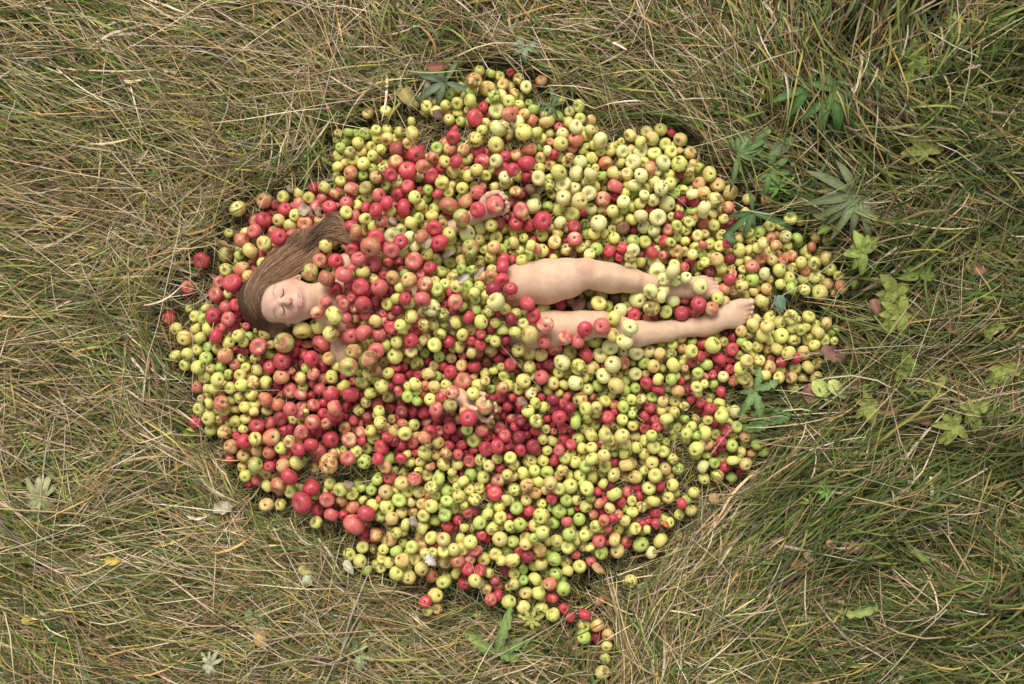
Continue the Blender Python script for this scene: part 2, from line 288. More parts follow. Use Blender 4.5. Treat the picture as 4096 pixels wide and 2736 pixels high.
1924 1288 29y;1981 1291 21y;1963 1309 26d;2011 1321 24y;1886 1321 24a;1924 1336 21r;1850 1339 26y;1814 1330 16a;1954 1354 19g;1981 1366 22y;2023 1360 21d;2044 1327 21g;1403 1345 31p;1453 1330 34p;
1513 1336 31p;1552 1351 18p;1611 1333 23y;1578 1339 18r;1665 1324 22r;1644 1363 29r;1698 1357 25a;1587 1369 25y;1540 1378 26y;1498 1372 20y;1459 1378 15y;1415 1408 34k;1507 1402 30p;1578 1420 34y;
1623 1399 21o;1647 1408 25a;1674 1387 18y;1739 1381 30y;1760 1336 25y;1793 1369 27r;1838 1387 23y;1886 1363 20r;1921 1378 23r;1963 1399 27a;2023 1396 22r;1886 1408 24a;1850 1420 20p;1912 1422 20o;
1811 1396 18y;1778 1402 18d;1698 1411 22g;1757 1428 23g;1805 1434 23o;1948 1446 21p;1996 1434 25r;1897 1464 27r;1847 1464 27a;2041 1458 26r;1394 1467 39k;1474 1440 39k;1349 1461 24y;1543 1449 25a;
1584 1470 22r;1614 1470 20r;1668 1452 27y;1626 1440 20a;1710 1443 21r;1739 1464 22a;1772 1467 20r;1802 1488 25r;1716 1494 27a;1748 1506 19g;1635 1497 19r;1674 1500 21r;1596 1515 27r;1552 1491 25y;
1504 1482 23o;1435 1485 19g;1471 1497 24y;1376 1545 27y;1376 1506 21d;1415 1527 21r;1450 1530 29y;1501 1521 18g;1525 1545 30y;1480 1572 25y;1403 1578 34r;1447 1581 18d;1444 1560 15p;1555 1586 26a;
1593 1566 20r;1561 1548 18d;1659 1536 27y;1632 1545 18y;1701 1545 22o;1737 1548 25a;1784 1539 23y;1775 1509 18o;1632 1586 26g;1668 1569 16g;1689 1581 16r;1668 1604 21g;1722 1598 26y;1766 1589 28r;
1811 1569 28p;1850 1524 37o;1912 1542 28y;1892 1575 27y;1939 1524 21a;1939 1491 22y;1975 1482 20y;1984 1521 19g;2017 1503 24y;1963 1557 20g;2011 1551 25o;1895 1506 18o;2005 1467 18y;1999 1589 24r;
2035 1583 19r;2032 1542 24y;1936 1622 36o;1975 1616 18l;2029 1625 25r;1996 1637 18o;1984 1467 15y;1802 1625 29k;1853 1646 21o;1745 1637 29p;1695 1637 25r;1653 1643 21d;1608 1643 25d;1602 1610 21p;
1561 1628 22r;1507 1616 27p;1516 1643 25y;1465 1610 22y;1435 1637 24y;1388 1628 24r;1474 1649 18d;1650 1619 18d;1728 1512 12y;1906 1211 12y;1486 1250 18d;1426 1610 15d;1951 1586 12d;1868 1497 15d;
1903 1589 12d;1972 1592 15d;2020 1417 12d;2043 1187 18p;2064 1205 20y;2109 1214 31r;2171 1235 31l;2240 1217 31d;2278 1208 21a;2362 1223 19l;2395 1214 29y;2428 1226 26g;2460 1196 24n;2499 1196 24y;
2481 1241 29l;2511 1232 25y;2553 1199 36l;2615 1184 18a;2606 1232 33y;2648 1187 24l;2690 1208 30l;2738 1196 24p;2615 1208 24a;2663 1247 27y;2535 1262 28r;2553 1250 18a;2454 1273 28y;2600 1279 32p;
2726 1253 29r;2520 1309 35l;2407 1306 33p;2341 1315 30r;2451 1339 28a;2499 1366 36l;2067 1253 22y;2135 1262 31r;2180 1300 34p;2097 1259 18g;2064 1288 18p;2094 1297 26y;2061 1330 27y;2120 1339 36a;
2177 1369 28p;2261 1351 29p;2311 1366 27p;2219 1393 30p;2380 1360 34y;2439 1387 31l;2496 1408 27l;2338 1384 21a;2073 1399 29a;2118 1411 29y;2165 1420 25a;2204 1422 18d;2278 1411 30y;2249 1449 34l;
2344 1420 31r;2401 1422 31l;2451 1455 36l;2493 1452 28o;2544 1411 29l;2595 1405 29l;2639 1414 26a;2684 1417 23g;2690 1378 24y;2645 1372 21g;2618 1381 15g;2726 1354 21a;2729 1393 22a;2082 1452 21y;
2120 1467 26y;2195 1458 25d;2159 1461 18r;2314 1467 34y;2368 1473 28a;2234 1488 23y;2267 1494 21y;2413 1464 18r;2577 1455 25g;2529 1452 18g;2615 1464 27a;2645 1473 22y;2666 1449 9r;2693 1461 28y;
2729 1452 18y;2738 1473 18o;2502 1485 18a;2541 1494 27l;2583 1494 18a;2064 1488 18r;2094 1524 29y;2073 1554 27y;2126 1503 19y;2165 1509 29p;2192 1503 18r;2043 1500 15g;2231 1512 18r;2213 1533 25a;
2192 1560 23a;2255 1539 22y;2302 1533 34l;2335 1512 21y;2413 1503 30l;2451 1500 18o;2472 1500 18y;2392 1542 25g;2347 1557 25y;2502 1524 19y;2463 1542 34a;2586 1533 26r;2633 1518 26y;2687 1518 25g;
2705 1503 18y;2606 1497 15d;2723 1524 18r;2744 1506 15a;2541 1551 21g;2499 1563 22g;2448 1581 22y;2633 1560 25r;2675 1560 20g;2711 1563 27a;2595 1563 15g;2123 1572 24l;2141 1554 22y;2237 1572 19y;
2213 1598 26d;2270 1589 21p;2320 1598 30a;2046 1589 18r;2165 1589 18r;2249 1616 24r;2278 1634 25d;2141 1613 24y;2171 1628 23y;2112 1643 25y;2082 1625 22r;2043 1625 18r;2091 1592 21r;2216 1637 21d;
2234 1649 21r;2419 1607 24y;2368 1586 16o;2389 1592 15g;2344 1634 26y;2386 1628 23a;2359 1610 12d;2457 1619 21o;2493 1628 25g;2526 1598 23y;2493 1598 15y;2568 1595 24a;2612 1589 25g;2600 1634 24r;
2651 1607 22a;2702 1607 25y;2532 1640 19y;2645 1643 20a;2696 1649 24y;2738 1625 21y;2624 1619 15y;2660 1503 12y;2428 1649 18r;2457 1649 15r;2359 1506 18y;2287 1569 12d;2666 1393 9g;2144 1497 15y;
2064 1601 18d;2633 1449 15y;2648 1586 12r;2794 1217 31r;2746 1250 27r;2791 1247 29r;2847 1232 27o;2865 1229 22a;2871 1193 25y;2895 1205 24o;2934 1202 30r;3047 1205 30a;2767 1285 12y;2832 1205 18y;
3023 1276 22a;3011 1303 28a;3077 1270 23y;3071 1306 29a;3122 1288 26y;3163 1267 29y;3193 1276 15a;3235 1267 26y;3306 1291 24a;3142 1306 18a;2996 1342 25y;2964 1324 24a;3053 1342 30y;3077 1360 22y;
3125 1342 30y;3169 1360 25y;3169 1312 21y;3202 1318 23y;3226 1309 18a;3262 1300 22y;3271 1330 28y;3229 1357 27y;3303 1339 22y;3336 1321 24g;3295 1363 22y;3336 1363 18y;3259 1381 24y;3029 1387 24y;
3071 1396 19a;3107 1396 26y;3131 1381 18y;3154 1411 28y;3214 1411 28a;3271 1411 19y;2967 1366 22g;2990 1387 24y;2934 1351 21d;2892 1366 22y;2850 1381 36y;2812 1375 23r;2770 1366 19y;2928 1396 26r;
2955 1420 19y;2764 1405 27y;2800 1425 21r;2829 1414 19p;2877 1437 27r;2919 1437 19r;2949 1446 15r;2767 1452 22p;2826 1458 27g;2987 1443 28a;3017 1422 22y;3038 1443 24y;3083 1434 18o;3125 1449 24r;
3181 1434 24r;3217 1437 15y;2961 1473 28y;3020 1476 27y;3077 1470 27o;2868 1473 18d;2916 1476 20r;2791 1491 23g;2847 1497 21r;2892 1506 24l;2815 1509 19p;2934 1524 24o;2976 1512 28y;2990 1536 24a;
3056 1503 26y;3122 1482 21y;3178 1470 26y;3232 1470 28a;3268 1455 24a;3300 1455 16y;3238 1431 15a;3116 1509 26a;3166 1512 26o;3211 1512 24a;3265 1512 27a;3172 1551 24y;3145 1494 18a;2853 1536 21g;
2785 1548 23y;2818 1536 18y;2883 1566 22r;2752 1557 19d;2740 1566 15y;2764 1595 21r;2791 1578 18y;2803 1610 21r;2877 1613 23y;2841 1634 24r;2886 1649 24y;2940 1646 27l;3041 1631 19y;2835 1604 15y;
2987 1640 12y;2862 1342 15g;2901 1393 15y;2812 1345 12g;3092 1330 12y;3187 1360 15y;801 1651 21y;834 1672 28y;878 1681 22a;896 1663 21o;783 1690 25r;759 1734 26g;843 1717 25y;899 1729 30a;
917 1690 19y;941 1684 24y;974 1714 24y;983 1675 22a;1028 1702 32r;1081 1693 26p;1123 1675 28d;1171 1678 23a;1215 1672 24y;1251 1690 31p;1302 1696 24o;1162 1717 25d;1138 1723 22r;1203 1729 28p;
947 1743 17r;941 1720 15y;977 1764 31r;1022 1755 29y;1087 1749 34o;923 1785 31o;974 1824 26a;1031 1806 28a;1075 1809 28o;1123 1791 25y;1159 1767 25a;1245 1782 29r;1224 1746 24r;1281 1726 22r;
1323 1758 37r;1195 1797 30r;1278 1809 31p;1332 1815 21o;1314 1857 39a;920 1836 21p;968 1869 21y;1022 1860 35k;1078 1866 23r;1129 1863 30o;1186 1851 30y;983 1904 24y;1063 1898 25y;1028 1922 22p;
998 1934 19r;1069 1943 26y;1159 1907 36r;1111 1940 33o;1165 1964 28y;1206 1952 18y;1245 1955 37r;1263 1979 21y;1209 2012 42r;1308 1997 31p;1320 1934 22y;1305 1964 18y;1341 1964 21a;1066 2021 29a;
1123 2018 26y;1269 2045 26r;1326 2059 30p;1266 2089 26y;1197 1761 15y;1141 1818 24p;1051 1767 15o;1093 1845 18r;1054 1734 15r;1192 1651 24p;1293 1657 24r;1332 1687 18r;1332 1660 24r;1349 1663 27r;
1468 1669 22d;1415 1681 22r;1349 1687 15p;1379 1711 26o;1447 1690 18o;1420 1714 18o;1444 1731 26p;1397 1758 31p;1483 1723 24y;1480 1696 18o;1522 1690 28y;1504 1663 18y;1570 1675 22a;1576 1726 25a;
1543 1711 21o;1608 1696 24o;1620 1734 27y;1656 1699 25y;1549 1749 22r;1605 1663 25r;1653 1660 21r;1698 1654 25r;1748 1660 28r;1802 1651 21o;1495 1755 24y;1528 1788 30r;1578 1767 21d;1608 1779 22r;
1650 1773 23p;1698 1752 29o;1668 1740 18o;1719 1726 28r;1707 1684 22p;1751 1693 19r;1796 1684 22r;1796 1711 27r;1757 1723 21p;1775 1743 25r;1820 1752 18r;1871 1672 36r;1832 1678 21o;1838 1729 22d;
1868 1717 25g;1927 1723 27p;1960 1696 22y;1948 1749 18r;1999 1714 27r;2020 1743 25r;1978 1749 19r;1895 1761 27y;1847 1779 23r;1796 1779 23r;1754 1770 24a;1468 1794 24y;1423 1806 25y;1376 1800 19y;
1346 1812 19y;1450 1764 18r;1429 1773 18p;1388 1833 31p;1456 1845 31g;1510 1836 26r;1558 1830 26g;1593 1809 18r;1605 1833 22r;1629 1818 19y;1662 1809 18r;1698 1812 28y;1745 1818 24a;1716 1785 18y;
1784 1812 24a;1832 1818 22p;1895 1803 19r;1862 1812 15d;1942 1794 28r;1990 1785 28r;2029 1779 22r;2026 1800 15d;2041 1830 25y;1990 1836 21y;1924 1839 24y;1877 1845 26r;1829 1854 25a;1772 1857 28y;
1722 1866 22o;1683 1848 22a;1644 1848 21y;1540 1866 28a;1578 1878 16y;1716 1836 15y;1954 1863 24a;2002 1872 21r;1674 1881 18y;1710 1898 26y;1808 1889 19y;1847 1889 16r;1883 1898 26g;1933 1907 26y;
1993 1922 29o;2029 1898 22y;1510 1919 23g;1558 1913 29p;1608 1931 29a;1659 1916 29p;1757 1898 22y;1754 1916 27g;1814 1913 22y;1853 1925 24y;1361 1958 28y;1409 1973 25y;1447 1952 20g;1486 1961 22g;
1543 1967 31o;1584 1970 21y;1629 1964 25y;1677 1967 25a;1725 1949 28y;1760 1949 18g;1790 1967 25g;1829 1949 21y;1877 1958 22y;1918 1955 24y;1886 1931 12y;1978 1973 33r;1367 2003 24o;1453 2000 18y;
1441 1997 15y;1412 2027 27o;1465 2053 35r;1492 2021 25y;1516 1997 18o;1549 2027 31y;1596 2000 28g;1644 2009 22a;1689 2015 25a;1742 1982 22y;1713 1985 15o;1725 2024 27y;1787 2003 24g;1835 1988 27y;
1897 1997 27y;1856 2021 19y;1769 2030 19y;1817 2033 24y;1871 2050 22p;2026 2000 22a;1999 2024 25y;1951 2056 24y;2002 2071 27y;1373 2059 21r;1343 2056 18r;1522 2065 24g;1567 2074 26a;1608 2050 25a;
1653 2048 22a;1695 2062 27y;1739 2083 25g;1781 2059 27g;1829 2080 21r;1418 2095 43p;1790 2104 24r;1623 2098 24y;1689 2110 27y;1859 2110 20y;1918 2092 27g;1969 2113 28y;2002 2104 21y;2038 2104 21y;
2038 2071 18r;1766 1836 9y;1564 1770 15d;1742 1746 15d;1999 1809 15d;1945 1824 12d;1817 1800 12d;1638 1752 12d;1906 1782 12d;2046 1675 22r;2112 1660 25g;2144 1684 29y;2189 1675 19r;2237 1669 29r;
2168 1651 15y;2082 1681 24d;2284 1675 18p;2302 1687 29g;2350 1675 21y;2338 1651 18y;2383 1651 24y;2278 1651 18r;2061 1708 21r;2103 1702 21d;2207 1696 18r;2183 1717 20a;2213 1726 16p;2141 1723 22r;
2076 1749 27d;2109 1740 19d;2147 1749 20r;2171 1758 22y;2210 1764 24y;2252 1711 23r;2278 1717 15r;2252 1761 24r;2132 1785 28d;2082 1800 25r;2049 1779 22r;2147 1803 18r;2284 1779 23r;2311 1752 25y;
2338 1717 22y;2380 1699 24y;2365 1737 28y;2422 1711 19a;2454 1702 18a;2431 1669 26r;2463 1663 18r;2404 1675 18d;2490 1678 24y;2481 1711 16y;2532 1702 23y;2529 1657 18g;2580 1666 21r;2621 1678 21r;
2580 1711 24r;2627 1708 22r;2666 1675 27y;2732 1672 18g;2606 1651 18r;2654 1654 21a;2419 1740 26y;2490 1746 31a;2541 1749 22a;2439 1761 21y;2633 1746 18y;2606 1743 24g;2577 1761 24y;2663 1767 18g;
2502 1776 24y;2451 1782 22a;2368 1791 24a;2401 1776 18p;2329 1794 22y;2422 1791 18y;2615 1791 26y;2547 1791 23y;2654 1806 26y;2577 1815 24y;2189 1803 22y;2237 1800 24p;2284 1815 22y;2329 1824 22a;
2368 1836 27y;2416 1821 26a;2457 1812 18g;2496 1812 24y;2118 1842 30y;2171 1842 24y;2219 1842 24r;2261 1833 23y;2302 1848 25y;2344 1866 25g;2055 1860 23y;2138 1881 24y;2091 1892 25y;2189 1887 26g;
2249 1881 24a;2049 1901 25a;2422 1866 24y;2454 1848 22r;2505 1863 29a;2690 1836 23y;2636 1830 18d;2609 1851 26a;2660 1872 26a;2711 1875 26g;2577 1881 21y;2320 1901 25y;2278 1901 22y;2371 1907 26y;
2407 1892 21y;2454 1898 26y;2538 1907 27a;2621 1901 28y;2106 1940 28a;2150 1925 26y;2201 1931 26a;2281 1943 31y;2234 1904 21a;2413 1934 22y;2442 1943 18r;2329 1931 18g;2347 1955 29y;2058 1958 27y;
2046 1925 15o;2141 1973 24a;2183 1961 21a;2237 1955 24y;2225 1976 18o;2457 1976 31y;2508 1967 22p;2595 1952 29y;2642 1946 19r;2690 1940 26y;2040 2000 22y;2106 1997 25a;2207 1997 21r;2264 2000 25g;
2305 2000 21a;2308 1973 18a;2389 1967 18r;2419 2003 20r;2404 1976 18r;2362 1994 19g;2556 1982 19r;2526 2003 21y;2612 2003 27y;2672 1991 26y;2484 2009 21r;2168 2015 22y;2067 2033 27g;2115 2045 24r;
2165 2065 32y;2204 2030 18g;2237 2048 27g;2281 2045 18g;2308 2030 16r;2344 2024 26y;2398 2015 21o;2439 2033 23a;2407 2050 16r;2374 2059 23o;2565 2027 24y;2529 2048 24y;2472 2059 23o;2493 2033 18g;
2621 2050 25r;2726 2015 24r;2717 2059 22y;2079 2095 27g;2079 2065 21r;2141 2104 27a;2216 2092 23g;2267 2086 23p;2317 2077 27g;2416 2080 24o;2451 2077 22r;2502 2083 24y;2550 2086 21p;2589 2086 18r;
2624 2095 24r;2675 2089 23y;2046 2113 18g;2383 2104 24y;2109 2107 18r;2431 2113 18p;2183 2116 18y;2278 2116 18y;2338 2119 18y;2475 2116 21y;2538 2113 25y;2589 2119 18y;2407 2116 18y;2073 1767 15d;
2165 1788 12d;2094 1726 15d;2422 1687 15d;2687 1729 12y;2410 1854 15y;2743 1675 15g;2782 1672 19a;2832 1678 21a;2844 1651 15r;2856 1690 22r;2886 1666 29y;2764 1705 22y;2809 1705 19y;2746 1734 24y;
2785 1743 21g;2820 1729 28y;2862 1734 23y;2904 1720 24r;2886 1702 15y;2946 1708 23g;2916 1687 16y;2978 1711 18g;2931 1743 19y;2981 1746 25a;3011 1737 21g;2976 1675 18y;3026 1690 21y;3038 1651 18y;
3071 1687 18y;2823 1773 27a;2886 1764 22r;2886 1791 20d;2859 1791 16r;2856 1809 15d;2928 1782 26g;2976 1770 18y;3029 1779 24g;3056 1758 22g;3056 1809 22g;2967 1806 22a;3008 1812 23o;2785 1797 30y;
2829 1821 22y;2812 1866 26l;2856 1851 23g;2889 1830 25y;2952 1836 23g;2931 1842 24y;2984 1857 26a;2901 1866 22r;2868 1904 29y;2815 1916 24y;2925 1910 24g;2961 1887 19r;3011 1901 22a;3044 1961 27y;
2776 1970 24y;2746 1997 21g;2764 2042 24a;2740 2021 18r;1461 2130 18r;1503 2141 30o;1565 2156 29a;1612 2125 21y;1586 2130 23y;1450 2188 26y;1492 2193 21y;1534 2198 22y;1612 2172 21y;1649 2188 26y;
1685 2188 25o;1727 2151 27y;1774 2156 28a;1748 2177 21r;1586 2203 26g;1633 2209 21g;1398 2219 26y;1440 2245 28y;1529 2235 21y;1555 2250 23y;1607 2240 31a;1659 2235 25y;1701 2214 21y;1732 2209 22y;
1774 2203 26y;1816 2198 26y;1847 2198 28y;1842 2156 21y;1883 2167 28y;1779 2245 28a;1831 2245 28o;1878 2235 26p;1868 2276 26r;1899 2203 21p;1826 2292 23y;1466 2282 23g;1523 2271 23y;1586 2292 30y;
1633 2308 30a;1628 2271 21y;1685 2276 28a;1727 2303 28o;1774 2329 28y;1857 2334 25r;1899 2323 26y;1743 2381 33y;1701 2407 26r;1748 2433 23a;1711 2443 23y;2103 2152 26y;2135 2152 22g;2171 2131 28y;
2229 2163 25y;2192 2168 18a;2276 2137 26g;2270 2189 26y;2307 2163 19y;2338 2142 26y;2359 2189 22y;2406 2210 30g;2396 2163 26p;2406 2131 23a;2427 2168 18r;2458 2157 28a;2469 2204 30a;2505 2168 25r;
2562 2178 31g;2604 2210 26l;2568 2100 21r;1926 2142 20r;1910 2199 20p;1999 2157 29a;2051 2168 26g;2103 2178 25a;2077 2204 21r;2109 2225 27d;2156 2199 31a;1983 2215 26y;1937 2236 28y;2051 2241 29y;
2004 2241 22y;2166 2256 28y;2218 2236 29g;2093 2277 21g;2056 2293 24y;2015 2277 22d;1921 2283 25r;1957 2293 21y;1978 2319 23p;1916 2330 23l;1947 2356 22a;2093 2319 21g;2140 2314 27y;2056 2335 23y;
2223 2293 25g;2270 2283 24y;2317 2267 28y;2302 2220 20r;2364 2246 22p;2197 2335 28o;2103 2371 26a;2156 2371 30y;2255 2356 31g;2208 2392 27r;1994 2382 22r;1963 2397 25p;2036 2408 30y;2093 2429 29a;
2166 2434 28y;2255 2434 22r;2213 2460 30y;2281 2470 21r;2401 2403 19o;2338 2460 26r;2338 2502 26y;2390 2502 29a;2333 2549 29g;2385 2549 24d;2432 2538 25a;2521 2324 30y;1910 2460 16y;2426 2583 22a;
2420 2635 22g;2410 2687 30a;2642 2162 30y;"""
AP = []
for t in APPLES.replace('\n', '').split(';'):
    if t.strip():
        a, b_, c = t.split(); AP.append((float(a), float(b_), float(c[:-1]), c[-1]))
apx = np.array([a[0] for a in AP]); apy = np.array([a[1] for a in AP]); apr = np.array([a[2] for a in AP]); apk = [a[3] for a in AP]
# coverage grid of the pile
CG = 20.0; gx0, gy0 = -1000, -1000; GW, GH = int(6200 / CG), int(4800 / CG)
gxx, gyy = np.meshgrid(gx0 + (np.arange(GW) + .5) * CG, gy0 + (np.arange(GH) + .5) * CG)
cov = np.zeros((GH, GW))
for x, y, r in zip(apx, apy, apr):
    i0, i1 = int((x - r - gx0) / CG) - 1, int((x + r - gx0) / CG) + 2; j0, j1 = int((y - r - gy0) / CG) - 1, int((y + r - gy0) / CG) + 2
    sx, sy = gxx[j0:j1, i0:i1], gyy[j0:j1, i0:i1]
    cov[j0:j1, i0:i1] = np.maximum(cov[j0:j1, i0:i1], ((sx - x) ** 2 + (sy - y) ** 2 < (r + 6) ** 2) * 1.)
def disc(x, y, r):
    global cov
    cov = np.maximum(cov, ((gxx - x) ** 2 + (gyy - y) ** 2 < r * r) * 1.)
for x, y, r in [(1110, 1200, 125), (1200, 1200, 70), (1300, 1200, 60), (2150, 1124, 90), (2260, 1110, 85), (2345, 1095, 65), (2440, 1110, 65), (2540, 1125, 45), (2210, 1314, 80), (2330, 1300, 60), (2400, 1295, 55), (2554, 1335, 55), (2666, 1323, 45), (2760, 1310, 40), (2850, 1290, 50), (2940, 1250, 60), (2840, 1150, 45), (1250, 950, 60), (1170, 1010, 60), (1100, 1080, 50), (1970, 820, 50), (1900, 1620, 50)]: disc(x, y, r)
def blur(a, n, it=3):
    for _ in range(it):
        for ax in (0, 1):
            c = np.cumsum(np.pad(a, [(n + 1, n) if k == ax else (0, 0) for k in (0, 1)], mode='edge'), axis=ax)
            a = (np.take(c, range(2 * n + 1, c.shape[ax]), ax) - np.take(c, range(0, c.shape[ax] - 2 * n - 1), ax)) / (2 * n + 1)
    return a
cov_n = blur(cov, 1, 2); cov_m = blur(cov, 3, 2); cov_w = blur(cov, 9, 3)
def samp(g, px, py):
    fx = np.clip((np.asarray(px, float) - gx0) / CG - .5, 0, GW - 1.001); fy = np.clip((np.asarray(py, float) - gy0) / CG - .5, 0, GH - 1.001)
    i, j = fx.astype(int), fy.astype(int); u, v = fx - i, fy - j
    return (g[j, i] * (1 - u) + g[j, i + 1] * u) * (1 - v) + (g[j + 1, i] * (1 - u) + g[j + 1, i + 1] * u) * v
def terrain_px(px, py):
    px = np.asarray(px, float); py = np.asarray(py, float)
    m = samp(cov_w, px, py)
    pile = .072 * smooth(.35, .95, m)
    rough = .018 * np.sin(px / 130 + 1.3 * np.sin(py / 170)) * np.cos(py / 110 + .7 * np.sin(px / 210)) + .006 * np.sin(px / 47 + py / 61)
    right = smooth(2900, 3600, px) * (.03 + .055 * np.sin(px / 160 + 2 * np.sin(py / 190)) * np.sin(py / 140 + 1))
    out = (1 - smooth(.1, .6, m))
    return pile + (rough + right) * out

# ------------------------------------------------------------------ person: one distance field -> one continuous surface
PR = []   # (kind, data..., k, sub)
def cap(x1, y1, z1, r1, x2, y2, z2, r2, k=.02, sub=False):
    PR.append(('c', P(x1, y1, z1), P(x2, y2, z2), R(r1, z1), R(r2, z2), k, sub))
def ell(x, y, z, rx, ry, rz, ang=0, k=.02, sub=False, tilt=0):
    ca_, sa = cos(radians(ang)), sin(radians(ang)); ct, st = cos(radians(tilt)), sin(radians(tilt))
    M = np.array([[ca_, sa, 0], [-sa, ca_, 0], [0, 0, 1.]]); T = np.array([[ct, 0, st], [0, 1, 0], [-st, 0, ct]])
    PR.append(('e', P(x, y, z), T @ M, np.array([rx, ry, rz]), None, k, sub))
def chain(pts, k=.02, sub=False):
    for a, b_ in zip(pts[:-1], pts[1:]): cap(*a, *b_, k=k, sub=sub)
def dprim(p, X):
    if p[0] == 'c':
        a, b_, ra, rb = p[1:5]; ab = b_ - a; L = ab @ ab
        t = np.clip(((X - a) @ ab) / L, 0, 1)
        return np.linalg.norm(X - a - t[..., None] * ab, axis=-1) - (ra + (rb - ra) * t)
    c, M, r = p[1:4]
    q = (X - c) @ M.T
    k0 = np.linalg.norm(q / r, axis=-1); k1 = np.linalg.norm(q / (r * r), axis=-1) + 1e-9
    return k0 * (k0 - 1) / k1
def comb(F, d, k, sub):
    if sub:
        h = np.clip(.5 - .5 * (F + d) / k, 0, 1); return F * (1 - h) - d * h + k * h * (1 - h)
    h = np.clip(.5 + .5 * (F - d) / k, 0, 1); return F * (1 - h) + d * h - k * h * (1 - h)
def sdf(prims, X):
    F = np.full(X.shape[:-1], .08)
    for p in prims: F = comb(F, dprim(p, X), p[5], p[6])
    return F
def pbox(p, pad):
    if p[0] == 'c':
        r = max(p[3], p[4]); return np.minimum(p[1], p[2]) - r - pad, np.maximum(p[1], p[2]) + r + pad
    r = p[3].max(); return p[1] - r - pad, p[1] + r + pad
def surface(prims, h):
    lo = np.min([pbox(p, .02)[0] for p in prims if not p[6]], 0); hi = np.max([pbox(p, .02)[1] for p in prims if not p[6]], 0)
    n = np.ceil((hi - lo) / h).astype(int) + 1
    F = np.full(n, .08, np.float32)
    ax = [lo[i] + np.arange(n[i]) * h for i in range(3)]
    for p in prims:
        a, b_ = pbox(p, .03 + p[5]); i0 = np.clip(np.floor((a - lo) / h).astype(int), 0, n - 1); i1 = np.clip(np.ceil((b_ - lo) / h).astype(int) + 1, 1, n)
        sl = tuple(slice(i0[i], i1[i]) for i in range(3))
        X = np.stack(np.meshgrid(*[ax[i][sl[i]] for i in range(3)], indexing='ij'), -1)
        F[sl] = comb(F[sl], dprim(p, X), p[5], p[6])
    s = F < 0
    cnt = np.zeros(n - 1, np.uint8)
    for dx in (0, 1):
        for dy in (0, 1):
            for dz in (0, 1):
                cnt += s[dx:n[0] - 1 + dx, dy:n[1] - 1 + dy, dz:n[2] - 1 + dz]
    I = np.argwhere((cnt > 0) & (cnt < 8))
    cid = np.full(n - 1, -1, np.int32); cid[tuple(I.T)] = np.arange(len(I))
    acc = np.zeros((len(I), 3)); c = np.zeros(len(I))
    cs = [(x, y, z) for x in (0, 1) for y in (0, 1) for z in (0, 1)]
    for a in cs:
        for d in range(3):
            if a[d] == 1: continue
            b_ = list(a); b_[d] = 1
            fa = F[tuple((I + a).T)]; fb = F[tuple((I + b_).T)]
            m = (fa < 0) != (fb < 0); t = fa / np.where(m, fa - fb, 1)
            v = np.tile(np.array(a, float), (len(I), 1)); v[:, d] = t
            acc[m] += v[m]; c[m] += 1
    V = lo + (I + acc / c[:, None]) * h
    Q = []
    for d in range(3):
        e, g = (d + 1) % 3, (d + 2) % 3
        sa = [slice(None)] * 3; sb = [slice(None)] * 3; sa[d] = slice(0, -1); sb[d] = slice(1, None)
        A_, B_ = s[tuple(sa)], s[tuple(sb)]
        E_ = np.argwhere(A_ != B_); E_ = E_[(E_[:, e] > 0) & (E_[:, g] > 0) & (E_[:, e] < n[e] - 1) & (E_[:, g] < n[g] - 1)]
        flip = A_[tuple(E_.T)]
        def cc(de, dg):
            J = E_.copy(); J[:, e] += de; J[:, g] += dg; return cid[tuple(J.T)]
        q = np.stack([cc(-1, -1), cc(0, -1), cc(0, 0), cc(-1, 0)], 1)
        q[~flip] = q[~flip][:, ::-1]; Q.append(q)
    return V, np.concatenate(Q)

# torso and arms, under the apples
ell(1510, 1228, .080, .20, .150, .070, k=.04)
ell(1730, 1240, .078, .18, .12, .062, k=.05)
ell(1935, 1238, .085, .13, .14, .068, k=.05)
cap(1405, 1090, .105, 50, 1385, 1385, .105, 50, .04)
cap(1255, 1200, .165, 56, 1350, 1222, .130, 62, .035)
cap(1290, 1170, .160, 40, 1395, 1095, .115, 44, .03); cap(1290, 1245, .155, 36, 1385, 1370, .118, 46, .03)
chain([(1395, 1062, .118, 54), (1650, 985, .095, 38), (1760, 940, .115, 38), (1905, 862, .165, 26)], .02)
chain([(1378, 1408, .125, 56), (1590, 1555, .095, 40), (1700, 1575, .11, 36), (1835, 1582, .155, 26)], .02)
# legs
chain([(1960, 1165, .10, 84), (2090, 1135, .140, 84), (2190, 1126, .17, 89), (2270, 1112, .19, 79), (2342, 1092, .205, 58), (2400, 1104, .197, 57), (2445, 1113, .187, 59), (2520, 1121, .17, 49), (2610, 1138, .155, 36), (2680, 1152, .145, 32)], .012)
ell(2336, 1068, .240, .026, .022, .015, k=.012); ell(2368, 1082, .232, .016, .014, .012, k=.014); cap(2400, 1100, .232, 12, 2540, 1122, .198, 9, .03)
chain([(1960, 1310, .095, 84), (2110, 1320, .130, 80), (2210, 1316, .15, 72), (2330, 1303, .165, 59), (2396, 1294, .172, 51), (2470, 1313, .165, 50), (2554, 1335, .155, 51), (2666, 1324, .15, 41), (2769, 1310, .142, 32)], .012)
ell(2392, 1285, .203, .022, .022, .010, k=.015)
